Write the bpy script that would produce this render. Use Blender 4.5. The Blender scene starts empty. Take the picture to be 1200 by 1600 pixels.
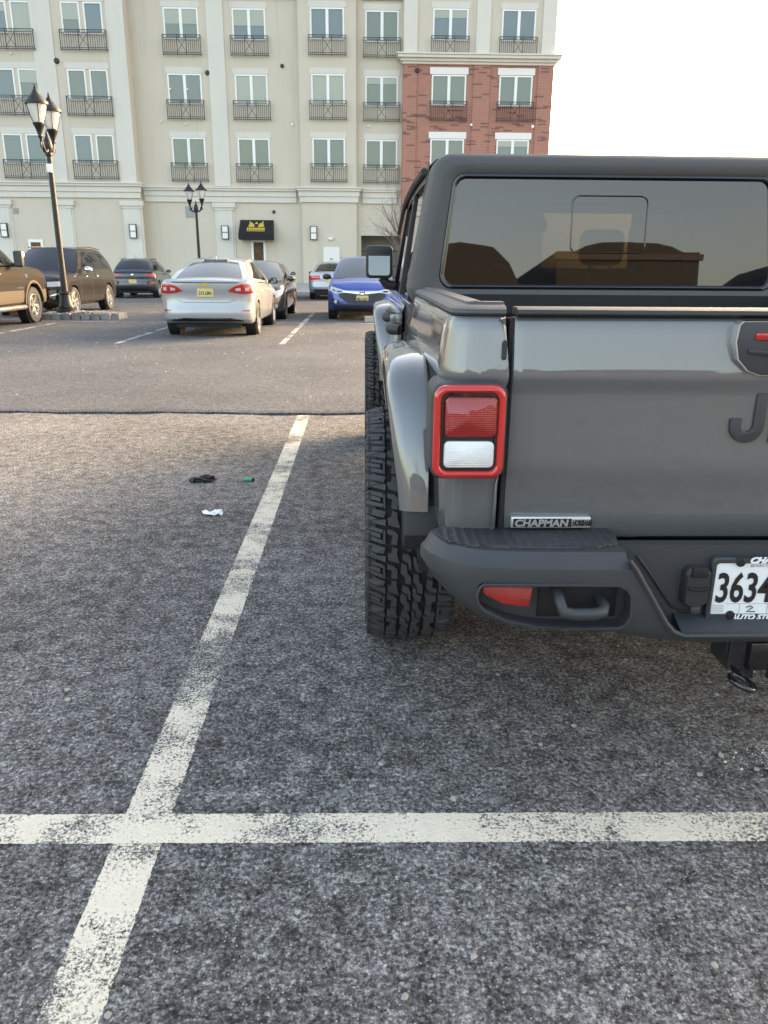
import bpy, bmesh, math, random
import numpy as np
from mathutils import Vector, Matrix
R = math.radians
random.seed(7); RNG = np.random.default_rng(7)
SC = bpy.context.scene
COL = SC.collection

# ------------------------------------------------------------------ camera
CAM_H = 1.35
cam_d = bpy.data.cameras.new('camera')
cam_d.sensor_fit = 'VERTICAL'; cam_d.sensor_height = 36.0
cam_d.lens = 36.0 * 1202.0 / 1600.0
cam_d.clip_start = 0.05; cam_d.clip_end = 3000
cam = bpy.data.objects.new('camera', cam_d); COL.objects.link(cam)
def cam_basis(pitch=17.76, yaw=1.5, roll=0.43):
    p, y, r = map(math.radians, (pitch, yaw, roll))
    F = Vector((math.sin(y)*math.cos(p), math.cos(y)*math.cos(p), -math.sin(p)))
    X = Vector((math.cos(y), -math.sin(y), 0)); U = X.cross(F)
    X2 = X*math.cos(r)+U*math.sin(r); U2 = U*math.cos(r)-X*math.sin(r)
    return X2, U2, F
_X, _U, _F = cam_basis()
_m = Matrix((_X, _U, -_F)).transposed().to_4x4(); _m.translation = (0, 0, CAM_H)
cam.matrix_world = _m
SC.camera = cam
SC.render.resolution_x = 768; SC.render.resolution_y = 1024

# ------------------------------------------------------------------ light
SUN_AZ, SUN_EL = 47.0, 15.0            # degrees clockwise from +Y, above the horizon
world = bpy.data.worlds.new('World'); SC.world = world; world.use_nodes = True
wn = world.node_tree; wn.nodes.clear()
sky = wn.nodes.new('ShaderNodeTexSky'); sky.sky_type = 'NISHITA'; sky.sun_disc = False
sky.sun_elevation = R(SUN_EL); sky.sun_rotation = R(SUN_AZ)
sky.air_density = 1.0; sky.dust_density = 3.6; sky.ozone_density = 0.4; sky.altitude = 50
bg = wn.nodes.new('ShaderNodeBackground'); bg.inputs[1].default_value = 0.15
wo = wn.nodes.new('ShaderNodeOutputWorld')
wn.links.new(sky.outputs[0], bg.inputs[0]); wn.links.new(bg.outputs[0], wo.inputs[0])
sun_d = bpy.data.lights.new('sun', 'SUN'); sun_d.energy = 0.5; sun_d.angle = R(12.0); sun_d.color = (1.0, 0.91, 0.80)
sun = bpy.data.objects.new('sun', sun_d); COL.objects.link(sun)
_d = Vector((math.sin(R(SUN_AZ))*math.cos(R(SUN_EL)), math.cos(R(SUN_AZ))*math.cos(R(SUN_EL)), math.sin(R(SUN_EL))))
sun.rotation_euler = _d.to_track_quat('Z', 'Y').to_euler(); sun.location = _d*60
SC.view_settings.view_transform = 'Standard'; SC.view_settings.look = 'None'
SC.view_settings.gamma = 1.0; SC.view_settings.use_curve_mapping = False
SC.view_settings.exposure = 2.7
SC.view_settings.use_white_balance = True          # the phone's automatic white balance in open shade
SC.view_settings.white_balance_temperature = 7700; SC.view_settings.white_balance_tint = 12

# ------------------------------------------------------------------ material helpers
MATS = {}
def nt(m): return m.node_tree.nodes, m.node_tree.links
def newmat(name):
    m = bpy.data.materials.new(name); m.use_nodes = True; MATS[name] = m
    n, l = nt(m); b = n['Principled BSDF']; return m, n, l, b
def ramp(n, pts):
    r = n.new('ShaderNodeValToRGB'); e = r.color_ramp.elements
    while len(e) > 1: e.remove(e[-1])
    e[0].position = pts[0][0]; e[0].color = tuple(pts[0][1])+(1,) if len(pts[0][1]) == 3 else pts[0][1]
    for p, c in pts[1:]:
        k = e.new(p); k.color = tuple(c)+(1,)
    return r
def g3(v): return (v, v, v)
def noise(n, l, scale, vec=None, detail=4, rough=0.6, dim='3D'):
    t = n.new('ShaderNodeTexNoise'); t.inputs['Scale'].default_value = scale
    t.inputs['Detail'].default_value = detail; t.inputs['Roughness'].default_value = rough
    if vec is not None: l.new(vec, t.inputs['Vector'])
    return t
def bump(n, l, b, h, strength, dist):
    k = n.new('ShaderNodeBump'); k.inputs['Strength'].default_value = strength; k.inputs['Distance'].default_value = dist
    l.new(h, k.inputs['Height']); l.new(k.outputs[0], b.inputs['Normal']); return k
def mixc(n, l, fac, a, b, blend='MIX'):
    m = n.new('ShaderNodeMix'); m.data_type = 'RGBA'; m.blend_type = blend
    for i, v in ((0, fac), (6, a), (7, b)):
        if isinstance(v, (int, float)): m.inputs[i].default_value = v
        elif isinstance(v, tuple): m.inputs[i].default_value = v if len(v) == 4 else v+(1,)
        else: l.new(v, m.inputs[i])
    return m.outputs[2]
def math_(n, l, op, a, b=None, c=None, clamp=False):
    m = n.new('ShaderNodeMath'); m.operation = op; m.use_clamp = clamp
    for i, v in enumerate((a, b, c)):
        if v is None: continue
        if isinstance(v, (int, float)): m.inputs[i].default_value = v
        else: l.new(v, m.inputs[i])
    return m.outputs[0]
def plain(name, col, rough=0.5, metal=0.0, var=0.12, vscale=6.0, bscale=0, bstr=0.0, coat=0.0, ior=1.5, spec=None, coords='Object'):
    """procedural principled material: base colour broken up by noise, optional fine relief"""
    m, n, l, b = newmat(name)
    tc = n.new('ShaderNodeTexCoord')
    t = noise(n, l, vscale, tc.outputs[coords], 5)
    c = mixc(n, l, t.outputs[0], tuple(x*(1-var) for x in col), tuple(min(1, x*(1+var)) for x in col))
    l.new(c, b.inputs['Base Color'])
    rr = math_(n, l, 'MULTIPLY_ADD', t.outputs[0], rough*0.3, rough*0.85); l.new(rr, b.inputs['Roughness'])
    b.inputs['Metallic'].default_value = metal; b.inputs['IOR'].default_value = ior
    if coat: b.inputs['Coat Weight'].default_value = coat; b.inputs['Specular IOR Level'].default_value = 0.5 if coat > 0.5 else 0.2; b.inputs['Coat Roughness'].default_value = 0.03
    if bscale:
        t2 = noise(n, l, bscale, tc.outputs[coords], 3); bump(n, l, b, t2.outputs[0], bstr, 0.002)
    return m
def carpaint(name, col, metal=0.0, rough=0.32, dirt=0.10, coat=1.0):
    m, n, l, b = newmat(name)
    tc = n.new('ShaderNodeTexCoord')
    t = noise(n, l, 3.0, tc.outputs['Object'], 6, 0.65)
    sp = n.new('ShaderNodeSeparateXYZ'); l.new(tc.outputs['Object'], sp.inputs[0])
    dd = math_(n, l, 'MULTIPLY', t.outputs[0], dirt)
    c = mixc(n, l, dd, col, (0.30, 0.29, 0.27)); l.new(c, b.inputs['Base Color'])
    b.inputs['Metallic'].default_value = metal; b.inputs['Roughness'].default_value = rough
    b.inputs['Coat Weight'].default_value = coat; b.inputs['Specular IOR Level'].default_value = 0.5 if coat > 0.5 else 0.2
    cr = math_(n, l, 'MULTIPLY_ADD', t.outputs[0], 0.05, 0.005); l.new(cr, b.inputs['Coat Roughness'])
    t2 = noise(n, l, 1.6, tc.outputs['Object'], 1); bump(n, l, b, t2.outputs[0], 0.06, 0.02)
    return m
def glassmat(name, tint, transp, rough=0.01, ior=1.6, refl=(1.0, 0.97, 0.99), body=0.35):
    """tinted pane: fresnel reflection over a mix of see-through tint and dark body"""
    m, n, l, b = newmat(name); n.remove(b)
    out = n['Material Output']
    tc = n.new('ShaderNodeTexCoord'); t = noise(n, l, 1.3, tc.outputs['Object'], 2)
    tr = n.new('ShaderNodeBsdfTransparent'); tr.inputs[0].default_value = tuple(min(1, x*transp) for x in (1, 1.03, 1.0))+(1,)
    df = n.new('ShaderNodeBsdfDiffuse'); df.inputs[0].default_value = tint+(1,)
    mx = n.new('ShaderNodeMixShader'); mx.inputs[0].default_value = body
    l.new(tr.outputs[0], mx.inputs[1]); l.new(df.outputs[0], mx.inputs[2])
    gl = n.new('ShaderNodeBsdfGlossy'); gl.inputs['Roughness'].default_value = rough; gl.inputs[0].default_value = refl+(1,)
    fr = n.new('ShaderNodeFresnel'); fr.inputs[0].default_value = ior
    k = n.new('ShaderNodeBump'); k.inputs['Strength'].default_value = 0.05; k.inputs['Distance'].default_value = 0.01
    l.new(t.outputs[0], k.inputs['Height']); l.new(k.outputs[0], gl.inputs['Normal'])
    ms = n.new('ShaderNodeMixShader'); l.new(fr.outputs[0], ms.inputs[0]); l.new(mx.outputs[0], ms.inputs[1]); l.new(gl.outputs[0], ms.inputs[2])
    l.new(ms.outputs[0], out.inputs[0]); return m

# ------------------------------------------------------------------ asphalt as a shared node group
def asphalt_group(name, dark, pale, blotch, fleck):
    g = bpy.data.node_groups.new(name, 'ShaderNodeTree')
    g.interface.new_socket('Color', in_out='OUTPUT', socket_type='NodeSocketColor')
    g.interface.new_socket('Rough', in_out='OUTPUT', socket_type='NodeSocketFloat')
    g.interface.new_socket('Height', in_out='OUTPUT', socket_type='NodeSocketFloat')
    n, l = g.nodes, g.links
    o = n.new('NodeGroupOutput'); geo = n.new('ShaderNodeNewGeometry'); P = geo.outputs['Position']
    big = noise(n, l, 0.55, P, 4, 0.55); mid = noise(n, l, 13.0, P, 6, 0.68); fine = noise(n, l, 85.0, P, 5, 0.75)
    vf = n.new('ShaderNodeTexVoronoi'); vf.inputs['Scale'].default_value = 150; l.new(P, vf.inputs['Vector'])
    vm = n.new('ShaderNodeTexVoronoi'); vm.inputs['Scale'].default_value = 105; l.new(P, vm.inputs['Vector'])
    # pale salt film: mid-size mottling, modulated by large patches
    s = math_(n, l, 'MULTIPLY_ADD', big.outputs[0], 0.9, -0.45)
    s = math_(n, l, 'MULTIPLY_ADD', mid.outputs[0], 1.45, s); s = math_(n, l, 'ADD', s, -0.225)
    s = math_(n, l, 'MULTIPLY_ADD', fine.outputs[0], 1.3, s); s = math_(n, l, 'ADD', s, -0.375)
    mr = n.new('ShaderNodeMapRange'); mr.interpolation_type = 'SMOOTHSTEP'
    mr.inputs[1].default_value = 0.30; mr.inputs[2].default_value = 1.25; l.new(s, mr.inputs[0])
    film = math_(n, l, 'MULTIPLY', mr.outputs[0], blotch)
    c0 = mixc(n, l, film, dark, pale)
    # aggregate grain
    gr = ramp(n, [(0.30, g3(0.35)), (0.5, g3(1.0)), (0.70, g3(1.7))]); l.new(fine.outputs[0], gr.inputs[0])
    c1 = mixc(n, l, 1.0, c0, gr.outputs[0], 'MULTIPLY')
    vc = n.new('ShaderNodeTexVoronoi'); vc.inputs['Scale'].default_value = 95; l.new(P, vc.inputs['Vector'])
    vd = n.new('ShaderNodeTexVoronoi'); vd.inputs['Scale'].default_value = 230; l.new(P, vd.inputs['Vector'])
    for vv, lo_, hi_ in ((vc, 0.55, 1.5), (vd, 0.6, 1.45)):
        sc_ = n.new('ShaderNodeSeparateColor'); l.new(vv.outputs['Color'], sc_.inputs[0])
        rr_ = ramp(n, [(0.0, g3(lo_)), (0.5, g3(0.95)), (1.0, g3(hi_))]); l.new(sc_.outputs[0], rr_.inputs[0])
        c1 = mixc(n, l, 1.0, c1, rr_.outputs[0], 'MULTIPLY')
    sx = n.new('ShaderNodeSeparateColor'); l.new(vf.outputs['Color'], sx.inputs[0])
    st = math_(n, l, 'GREATER_THAN', sx.outputs[0], 0.91)
    sd = math_(n, l, 'LESS_THAN', vf.outputs['Distance'], 0.33)
    fl = math_(n, l, 'MULTIPLY', st, sd); fl = math_(n, l, 'MULTIPLY', fl, fleck)
    c2 = mixc(n, l, fl, c1, (0.42, 0.40, 0.36))
    sm = n.new('ShaderNodeSeparateColor'); l.new(vm.outputs['Color'], sm.inputs[0])
    st2 = math_(n, l, 'GREATER_THAN', sm.outputs[1], 0.93); sd2 = math_(n, l, 'LESS_THAN', vm.outputs['Distance'], 0.42)
    pit = math_(n, l, 'MULTIPLY', st2, sd2); pit = math_(n, l, 'MULTIPLY', pit, 0.6)
    c3 = mixc(n, l, pit, c2, (0.014, 0.013, 0.012))
    # brown patches of grit
    br = noise(n, l, 3.1, P, 3); brr = n.new('ShaderNodeMapRange'); brr.inputs[1].default_value = 0.62; brr.inputs[2].default_value = 0.8
    l.new(br.outputs[0], brr.inputs[0]); bf = math_(n, l, 'MULTIPLY', brr.outputs[0], 0.45)
    c4 = mixc(n, l, bf, c3, (0.062, 0.050, 0.036))
    l.new(c4, o.inputs[0])
    rg = math_(n, l, 'MULTIPLY_ADD', mid.outputs[0], 0.25, 0.68); l.new(rg, o.inputs[1])
    h = math_(n, l, 'MULTIPLY', vf.outputs['Distance'], -0.5); h = math_(n, l, 'MULTIPLY_ADD', vc.outputs['Distance'], -0.8, h)
    h = math_(n, l, 'MULTIPLY_ADD', fine.outputs[0], 1.4, h)
    h = math_(n, l, 'MULTIPLY_ADD', mid.outputs[0], 1.2, h)
    h = math_(n, l, 'MULTIPLY_ADD', pit, -1.0, h)
    l.new(h, o.inputs[2]); return g
G_NEAR = asphalt_group('asphalt_near', (0.031, 0.029, 0.028), (0.252, 0.242, 0.233), 1.0, 0.8)
G_FAR = asphalt_group('asphalt_far', (0.056, 0.058, 0.063), (0.150, 0.153, 0.162), 0.8, 1.0)
def asphalt_mat(name, grp, bs=0.8):
    m, n, l, b = newmat(name); g = n.new('ShaderNodeGroup'); g.node_tree = grp
    l.new(g.outputs[0], b.inputs['Base Color']); l.new(g.outputs[1], b.inputs['Roughness']); b.inputs['Specular IOR Level'].default_value = 0.22
    bump(n, l, b, g.outputs[2], bs, 0.006); return m
asphalt_mat('asphalt_near', G_NEAR, 0.75); asphalt_mat('asphalt_far', G_FAR, 0.55)
def line_mat(name, grp, half, wear, col=(0.77, 0.685, 0.545), seed=0.0):
    """worn road paint: line runs along local Y, paint thins to the asphalt below where it is chipped"""
    m, n, l, b = newmat(name); g = n.new('ShaderNodeGroup'); g.node_tree = grp
    tc = n.new('ShaderNodeTexCoord'); geo = n.new('ShaderNodeNewGeometry'); P = geo.outputs['Position']
    sp = n.new('ShaderNodeSeparateXYZ'); l.new(tc.outputs['Object'], sp.inputs[0])
    mp = n.new('ShaderNodeMapping'); mp.inputs['Location'].default_value = (seed, seed*2, 0); l.new(P, mp.inputs[0])
    e = noise(n, l, 55, mp.outputs[0], 3); ax = math_(n, l, 'ABSOLUTE', sp.outputs[0])
    e2 = noise(n, l, 18, mp.outputs[0], 4, 0.7); ee = math_(n, l, 'ADD', e.outputs[0], e2.outputs[0])
    ed = math_(n, l, 'MULTIPLY_ADD', ee, -0.011, half+0.008)
    inside = math_(n, l, 'LESS_THAN', ax, ed)
    w1 = noise(n, l, 120, mp.outputs[0], 5, 0.8); w2 = noise(n, l, 2.2, mp.outputs[0], 4, 0.6); w3 = noise(n, l, 14, mp.outputs[0], 3)
    s = math_(n, l, 'MULTIPLY_ADD', w2.outputs[0], 0.75, w1.outputs[0]); s = math_(n, l, 'MULTIPLY_ADD', w3.outputs[0], 0.35, s)
    mr = n.new('ShaderNodeMapRange'); mr.inputs[1].default_value = 1.06-wear; mr.inputs[2].default_value = 1.14-wear
    l.new(s, mr.inputs[0]); keep = math_(n, l, 'SUBTRACT', 1.0, mr.outputs[0]); keep = math_(n, l, 'MULTIPLY', keep, inside)
    pc = mixc(n, l, w3.outputs[0], tuple(x*0.8 for x in col), tuple(min(1, x*1.12) for x in col))
    c = mixc(n, l, keep, g.outputs[0], pc); l.new(c, b.inputs['Base Color'])
    b.inputs['Roughness'].default_value = 0.75; b.inputs['Specular IOR Level'].default_value = 0.22
    h = math_(n, l, 'MULTIPLY_ADD', keep, 0.02, g.outputs[2]); bump(n, l, b, h, 0.6, 0.005)
    tr = n.new('ShaderNodeBsdfTransparent'); ms = n.new('ShaderNodeMixShader'); l.new(inside, ms.inputs[0]); l.new(tr.outputs[0], ms.inputs[1]); l.new(b.outputs[0], ms.inputs[2])
    l.new(ms.outputs[0], n['Material Output'].inputs[0]); return m

# ------------------------------------------------------------------ mesh helpers
class MB:
    def __init__(s): s.v = []; s.f = []
    def add(s, v, f):
        k = len(s.v); s.v += [tuple(p) for p in v]; s.f += [tuple(i+k for i in q) for q in f]; return s
    def box(s, x0, x1, y0, y1, z0, z1):
        return s.add([(x0,y0,z0),(x1,y0,z0),(x1,y1,z0),(x0,y1,z0),(x0,y0,z1),(x1,y0,z1),(x1,y1,z1),(x0,y1,z1)],
                     [(3,2,1,0),(4,5,6,7),(0,1,5,4),(1,2,6,5),(2,3,7,6),(3,0,4,7)])
    def rbox(s, x0, x1, y0, y1, z0, z1, b=0.01, seg=2):
        bm = bmesh.new(); bmesh.ops.create_cube(bm, size=1)
        for v in bm.verts:
            v.co = Vector(((x0+x1)/2+v.co.x*(x1-x0), (y0+y1)/2+v.co.y*(y1-y0), (z0+z1)/2+v.co.z*(z1-z0)))
        bmesh.ops.bevel(bm, geom=list(bm.edges), offset=b, segments=seg, affect='EDGES', profile=0.5)
        return s.bm(bm)
    def bm(s, bm, M=None):
        bm.verts.ensure_lookup_table(); bm.verts.index_update()
        s.add([tuple((M @ v.co) if M else v.co) for v in bm.verts], [tuple(v.index for v in f.verts) for f in bm.faces]); bm.free(); return s
    def tube(s, path, r, n=8, cap=True):
        P = [Vector(p) for p in path]; rr = r if isinstance(r, (list, tuple)) else [r]*len(P); V = []; F = []
        up = None
        for i, p in enumerate(P):
            d = (P[min(i+1, len(P)-1)]-P[max(i-1, 0)]).normalized()
            if up is None: up = d.orthogonal().normalized()
            up = (up-d*up.dot(d)).normalized(); w = d.cross(up)
            for k in range(n):
                a = 2*math.pi*k/n; V.append(p+(up*math.cos(a)+w*math.sin(a))*rr[i])
        for i in range(len(P)-1):
            for k in range(n): F.append((i*n+k, i*n+(k+1)%n, (i+1)*n+(k+1)%n, (i+1)*n+k))
        if cap: F += [tuple(range(n))[::-1], tuple((len(P)-1)*n+k for k in range(n))]
        return s.add(V, F)
    def lathe(s, prof, n=24, c=(0,0,0), axis='z', ang0=0, cap=True):
        V = []; F = []
        for r, h in prof:
            for k in range(n):
                a = ang0+2*math.pi*k/n; x, y = r*math.cos(a), r*math.sin(a)
                V.append({'z': (c[0]+x, c[1]+y, c[2]+h), 'x': (c[0]+h, c[1]+x, c[2]+y), 'y': (c[0]+x, c[1]+h, c[2]+y)}[axis])
        for i in range(len(prof)-1):
            for k in range(n): F.append((i*n+k, i*n+(k+1)%n, (i+1)*n+(k+1)%n, (i+1)*n+k))
        if cap and prof[0][0] > 1e-5: F.append(tuple(range(n))[::-1])
        if cap and prof[-1][0] > 1e-5: F.append(tuple((len(prof)-1)*n+k for k in range(n)))
        return s.add(V, F)
    def prism(s, poly, a, b, axis='y'):
        n = len(poly)
        P = lambda p, t: {'y': (p[0], t, p[1]), 'x': (t, p[0], p[1]), 'z': (p[0], p[1], t)}[axis]
        V = [P(p, a) for p in poly]+[P(p, b) for p in poly]
        F = [tuple(range(n)), tuple(range(2*n-1, n-1, -1))]+[(i, i+n, (i+1)%n+n, (i+1)%n) for i in range(n)]
        return s.add(V, F)
    def loft(s, rings, closed=True, capa=False, capb=False):
        n = len(rings[0]); V = [p for r in rings for p in r]; F = []
        for i in range(len(rings)-1):
            for k in range(n if closed else n-1):
                F.append((i*n+k, i*n+(k+1)%n, (i+1)*n+(k+1)%n, (i+1)*n+k))
        if capa: F.append(tuple(range(n))[::-1])
        if capb: F.append(tuple((len(rings)-1)*n+k for k in range(n)))
        return s.add(V, F)
    def mirror(s):
        k = len(s.v); s.v += [(-x, y, z) for x, y, z in s.v]; s.f += [tuple(i+k for i in q)[::-1] for q in list(s.f)]; return s
    def move(s, dx=0, dy=0, dz=0): s.v = [(x+dx, y+dy, z+dz) for x, y, z in s.v]; return s
    def mesh(s, name, mat, smooth=None, bev=None):
        me = bpy.data.meshes.new(name); me.from_pydata(s.v, [], s.f)
        bm = bmesh.new(); bm.from_mesh(me); bmesh.ops.recalc_face_normals(bm, faces=bm.faces)
        if bev: 
            es = [e for e in bm.edges if len(e.link_faces) == 2 and e.calc_face_angle(0) > R(40)]
            bmesh.ops.bevel(bm, geom=es, offset=bev, segments=2, affect='EDGES', profile=0.5, clamp_overlap=True)
        bm.to_mesh(me); bm.free()
        if smooth is not None:
            me.shade_smooth(); me.set_sharp_from_angle(angle=R(smooth))
        me.materials.append(MATS[mat] if isinstance(mat, str) else mat); return me
    def build(s, name, mat, parent=None, smooth=None, bev=None, origin=None):
        """links ONE mesh object; with a parent the coordinates are local to it"""
        if origin is not None: s.move(*(-c for c in origin))
        o = bpy.data.objects.new(name, s.mesh(name, mat, smooth, bev)); COL.objects.link(o)
        if parent is not None: o.parent = parent
        elif origin is not None: o.location = origin
        return o
def tag(o, label=None, cat=None, group=None, kind=None):
    if label: o['label'] = label
    if cat: o['category'] = cat
    if group: o['group'] = group
    if kind: o['kind'] = kind
    return o
def empty(name, loc=(0,0,0), rz=0.0, label=None, cat=None, group=None):
    o = bpy.data.objects.new(name, None); COL.objects.link(o); o.empty_display_size = 0.2
    o.location = loc; o.rotation_euler = (0, 0, rz); return tag(o, label, cat, group)
def inst(name, mesh, parent=None, loc=(0,0,0), rot=(0,0,0), scale=(1,1,1)):
    o = bpy.data.objects.new(name, mesh); COL.objects.link(o); o.parent = parent
    o.location = loc; o.rotation_euler = rot; o.scale = scale; return o
def copy_tree(o, parent=None):
    c = o.copy(); COL.objects.link(c); c.parent = parent
    for ch in list(o.children): copy_tree(ch, c)
    return c
def text_obj(name, body, size, mat, parent, loc, rot, depth=0.0015, xscale=1.0, shear=0.0, offset=0.0, align='LEFT'):
    cu = bpy.data.curves.new(name, 'FONT'); cu.body = body; cu.size = size; cu.extrude = depth; cu.shear = shear; cu.offset = offset
    cu.align_x = align; cu.resolution_u = 3
    t = bpy.data.objects.new(name, cu); COL.objects.link(t)
    dg = bpy.context.evaluated_depsgraph_get(); dg.update()
    me = bpy.data.meshes.new_from_object(t.evaluated_get(dg)); bpy.data.objects.remove(t)
    me.materials.clear(); me.materials.append(MATS[mat])
    return inst(name, me, parent, loc, rot, (xscale, 1, 1))
def boolean(o, cutter_mb, cut_mat=None):
    c = bpy.data.objects.new('cut', cutter_mb.mesh('cut', o.data.materials[0])); COL.objects.link(c)
    m = o.modifiers.new('b', 'BOOLEAN'); m.operation = 'DIFFERENCE'; m.object = c; m.solver = 'EXACT'
    if o.parent: c.matrix_world = o.parent.matrix_basis.copy() if False else Matrix()
    par = o.parent; o.parent = None
    dg = bpy.context.evaluated_depsgraph_get(); dg.update()
    me = bpy.data.meshes.new_from_object(o.evaluated_get(dg)); o.modifiers.clear(); o.data = me; o.parent = par
    bpy.data.objects.remove(c); me.shade_smooth(); me.set_sharp_from_angle(angle=R(30)); return o
def rrect(x0, x1, z0, z1, r, n=6):
    """rounded rectangle outline, counter-clockwise from lower right"""
    P = []
    for cx, cz, a in ((x1-r, z0+r, -90), (x1-r, z1-r, 0), (x0+r, z1-r, 90), (x0+r, z0+r, 180)):
        for k in range(n+1):
            t = R(a+90*k/n); P.append((cx+r*math.cos(t), cz+r*math.sin(t)))
    return P
def rtrap(xb, xt, z0, z1, r, n=7, xc=0.0):
    """rounded symmetric trapezoid outline"""
    P = []
    for (x, z, a) in ((xb-r, z0+r, -90), (xt-r, z1-r, 0), (-xt+r, z1-r, 90), (-xb+r, z0+r, 180)):
        for k in range(n+1):
            t = R(a+90*k/n); P.append((xc+x+r*math.cos(t), z+r*math.sin(t)))
    return P
def interp(x, pts): return float(np.interp(x, [p[0] for p in pts], [p[1] for p in pts]))

# ------------------------------------------------------------------ materials
def stucco(name, col, st):
    m, n, l, b = newmat(name); geo = n.new('ShaderNodeNewGeometry'); P = geo.outputs['Position']
    mp = n.new('ShaderNodeMapping'); mp.inputs['Scale'].default_value = (2.6, 2.6, 0.16); l.new(P, mp.inputs[0])
    a = noise(n, l, 1.0, mp.outputs[0], 5, 0.65); k = noise(n, l, 0.5, P, 5, 0.6); f = noise(n, l, 30, P, 3)
    c = mixc(n, l, k.outputs[0], tuple(x*0.93 for x in col), tuple(x*1.06 for x in col))
    mr = n.new('ShaderNodeMapRange'); mr.inputs[1].default_value = 0.55; mr.inputs[2].default_value = 0.85; l.new(a.outputs[0], mr.inputs[0])
    c = mixc(n, l, math_(n, l, 'MULTIPLY', mr.outputs[0], st), c, (0.30, 0.265, 0.21)); l.new(c, b.inputs['Base Color'])
    b.inputs['Roughness'].default_value = 0.9; bump(n, l, b, f.outputs[0], 0.2, 0.004)
stucco('stucco', (0.575, 0.515, 0.42), 0.32); stucco('stucco_trim', (0.635, 0.60, 0.535), 0.25)
plain('white_frame', (0.80, 0.80, 0.78), 0.5, var=0.05)
plain('rail_iron', (0.018, 0.018, 0.020), 0.5, var=0.2)
plain('dark_iron', (0.009, 0.009, 0.010), 0.5, var=0.2, vscale=12)
plain('concrete', (0.34, 0.33, 0.31), 0.9, var=0.2, vscale=3, bscale=60, bstr=0.4)
plain('kerb_concrete', (0.36, 0.34, 0.31), 0.9, var=0.25, vscale=4, bscale=50, bstr=0.4)
plain('granite', (0.27, 0.265, 0.25), 0.85, var=0.4, vscale=9, bscale=40, bstr=0.6)
plain('island_rock', (0.34, 0.29, 0.25), 0.9, var=0.5, vscale=5, bscale=30, bstr=0.5)
plain('pebble', (0.36, 0.34, 0.29), 0.85, var=0.5, vscale=22)
plain('salt_speck', (0.60, 0.58, 0.54), 0.9, var=0.3, vscale=20)
plain('seam_tar', (0.006, 0.006, 0.006), 0.95, var=0.3)
plain('rubber', (0.020, 0.020, 0.021), 0.75, var=0.35, vscale=14, bscale=120, bstr=0.3)
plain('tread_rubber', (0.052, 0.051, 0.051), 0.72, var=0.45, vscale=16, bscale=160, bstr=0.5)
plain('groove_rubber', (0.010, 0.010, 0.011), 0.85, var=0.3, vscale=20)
plain('under_black', (0.008, 0.008, 0.009), 0.7, var=0.3)
plain('alloy', (0.55, 0.54, 0.52), 0.28, metal=0.9, var=0.1)
plain('dark_alloy', (0.05, 0.05, 0.052), 0.35, metal=0.8, var=0.2)
plain('chrome', (0.72, 0.72, 0.72), 0.10, metal=1.0, var=0.05)
plain('trim_black', (0.022, 0.022, 0.024), 0.55, var=0.25, vscale=9, bscale=260, bstr=0.35)
plain('bumper_plastic', (0.036, 0.038, 0.042), 0.5, var=0.22, vscale=5, bscale=420, bstr=0.35)
plain('hardtop_plastic', (0.064, 0.062, 0.062), 0.55, var=0.10, vscale=3, bscale=520, bstr=0.35)
plain('gloss_black', (0.008, 0.008, 0.009), 0.12, var=0.2, coat=0.6)
plain('lens_red', (0.42, 0.012, 0.012), 0.10, var=0.15, vscale=4, coat=0.8)
plain('lens_bright_red', (0.55, 0.02, 0.018), 0.10, var=0.15, vscale=4, coat=0.8)
plain('lens_clear', (0.46, 0.47, 0.48), 0.10, var=0.12, vscale=9, coat=0.8)
plain('lens_amber', (0.55, 0.16, 0.02), 0.15, var=0.12, coat=0.6)
plain('plate_yellow', (0.62, 0.50, 0.20), 0.45, var=0.12, vscale=10)
plain('plate_white', (0.80, 0.80, 0.80), 0.4, var=0.04, vscale=12)
plain('ink', (0.012, 0.011, 0.012), 0.5, var=0.1)
plain('print_white', (0.82, 0.82, 0.82), 0.5, var=0.04)
plain('badge_silver', (0.62, 0.62, 0.62), 0.3, metal=0.7, var=0.06)
plain('seat_cloth', (0.020, 0.020, 0.022), 0.9, var=0.2)
plain('awning_black', (0.008, 0.008, 0.009), 0.8, var=0.2)
plain('awning_gold', (0.55, 0.40, 0.06), 0.7, var=0.15)
plain('door_white', (0.74, 0.72, 0.69), 0.6, var=0.05)
plain('vent_grey', (0.33, 0.33, 0.34), 0.6, var=0.1)
plain('garage_dark', (0.34, 0.32, 0.28), 0.9, var=0.2)
plain('bark', (0.16, 0.13, 0.11), 0.9, var=0.3, vscale=8)
plain('paper_white', (0.80, 0.80, 0.82), 0.8, var=0.05)
plain('glove_black', (0.006, 0.006, 0.007), 0.7, var=0.3)
plain('filter_tan', (0.55, 0.28, 0.11), 0.8, var=0.15)
plain('tube_green', (0.02, 0.30, 0.11), 0.35, var=0.15)
plain('plaza_wall', (0.034, 0.033, 0.032), 0.9, var=0.2, vscale=0.5)
plain('plaza_roof', (0.07, 0.06, 0.055), 0.9, var=0.2, vscale=0.5)
plain('pane_blind', (0.18, 0.215, 0.185), 0.06, var=0.10, vscale=0.35, ior=1.45)
plain('pane_sky_tint', (0.16, 0.21, 0.215), 0.05, var=0.15, vscale=0.35, ior=1.45)  # bluish sky reflection of the upper rows, painted into the pane colour
plain('pane_shade', (0.34, 0.36, 0.30), 0.08, var=0.08, vscale=0.5, ior=1.45)
plain('lamp_white', (0.80, 0.78, 0.72), 0.3, var=0.05)
carpaint('jeep_paint', (0.098, 0.101, 0.104), 0.0, 0.35, 0.06).node_tree.nodes['Principled BSDF'].inputs['Coat IOR'].default_value = 1.75
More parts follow.
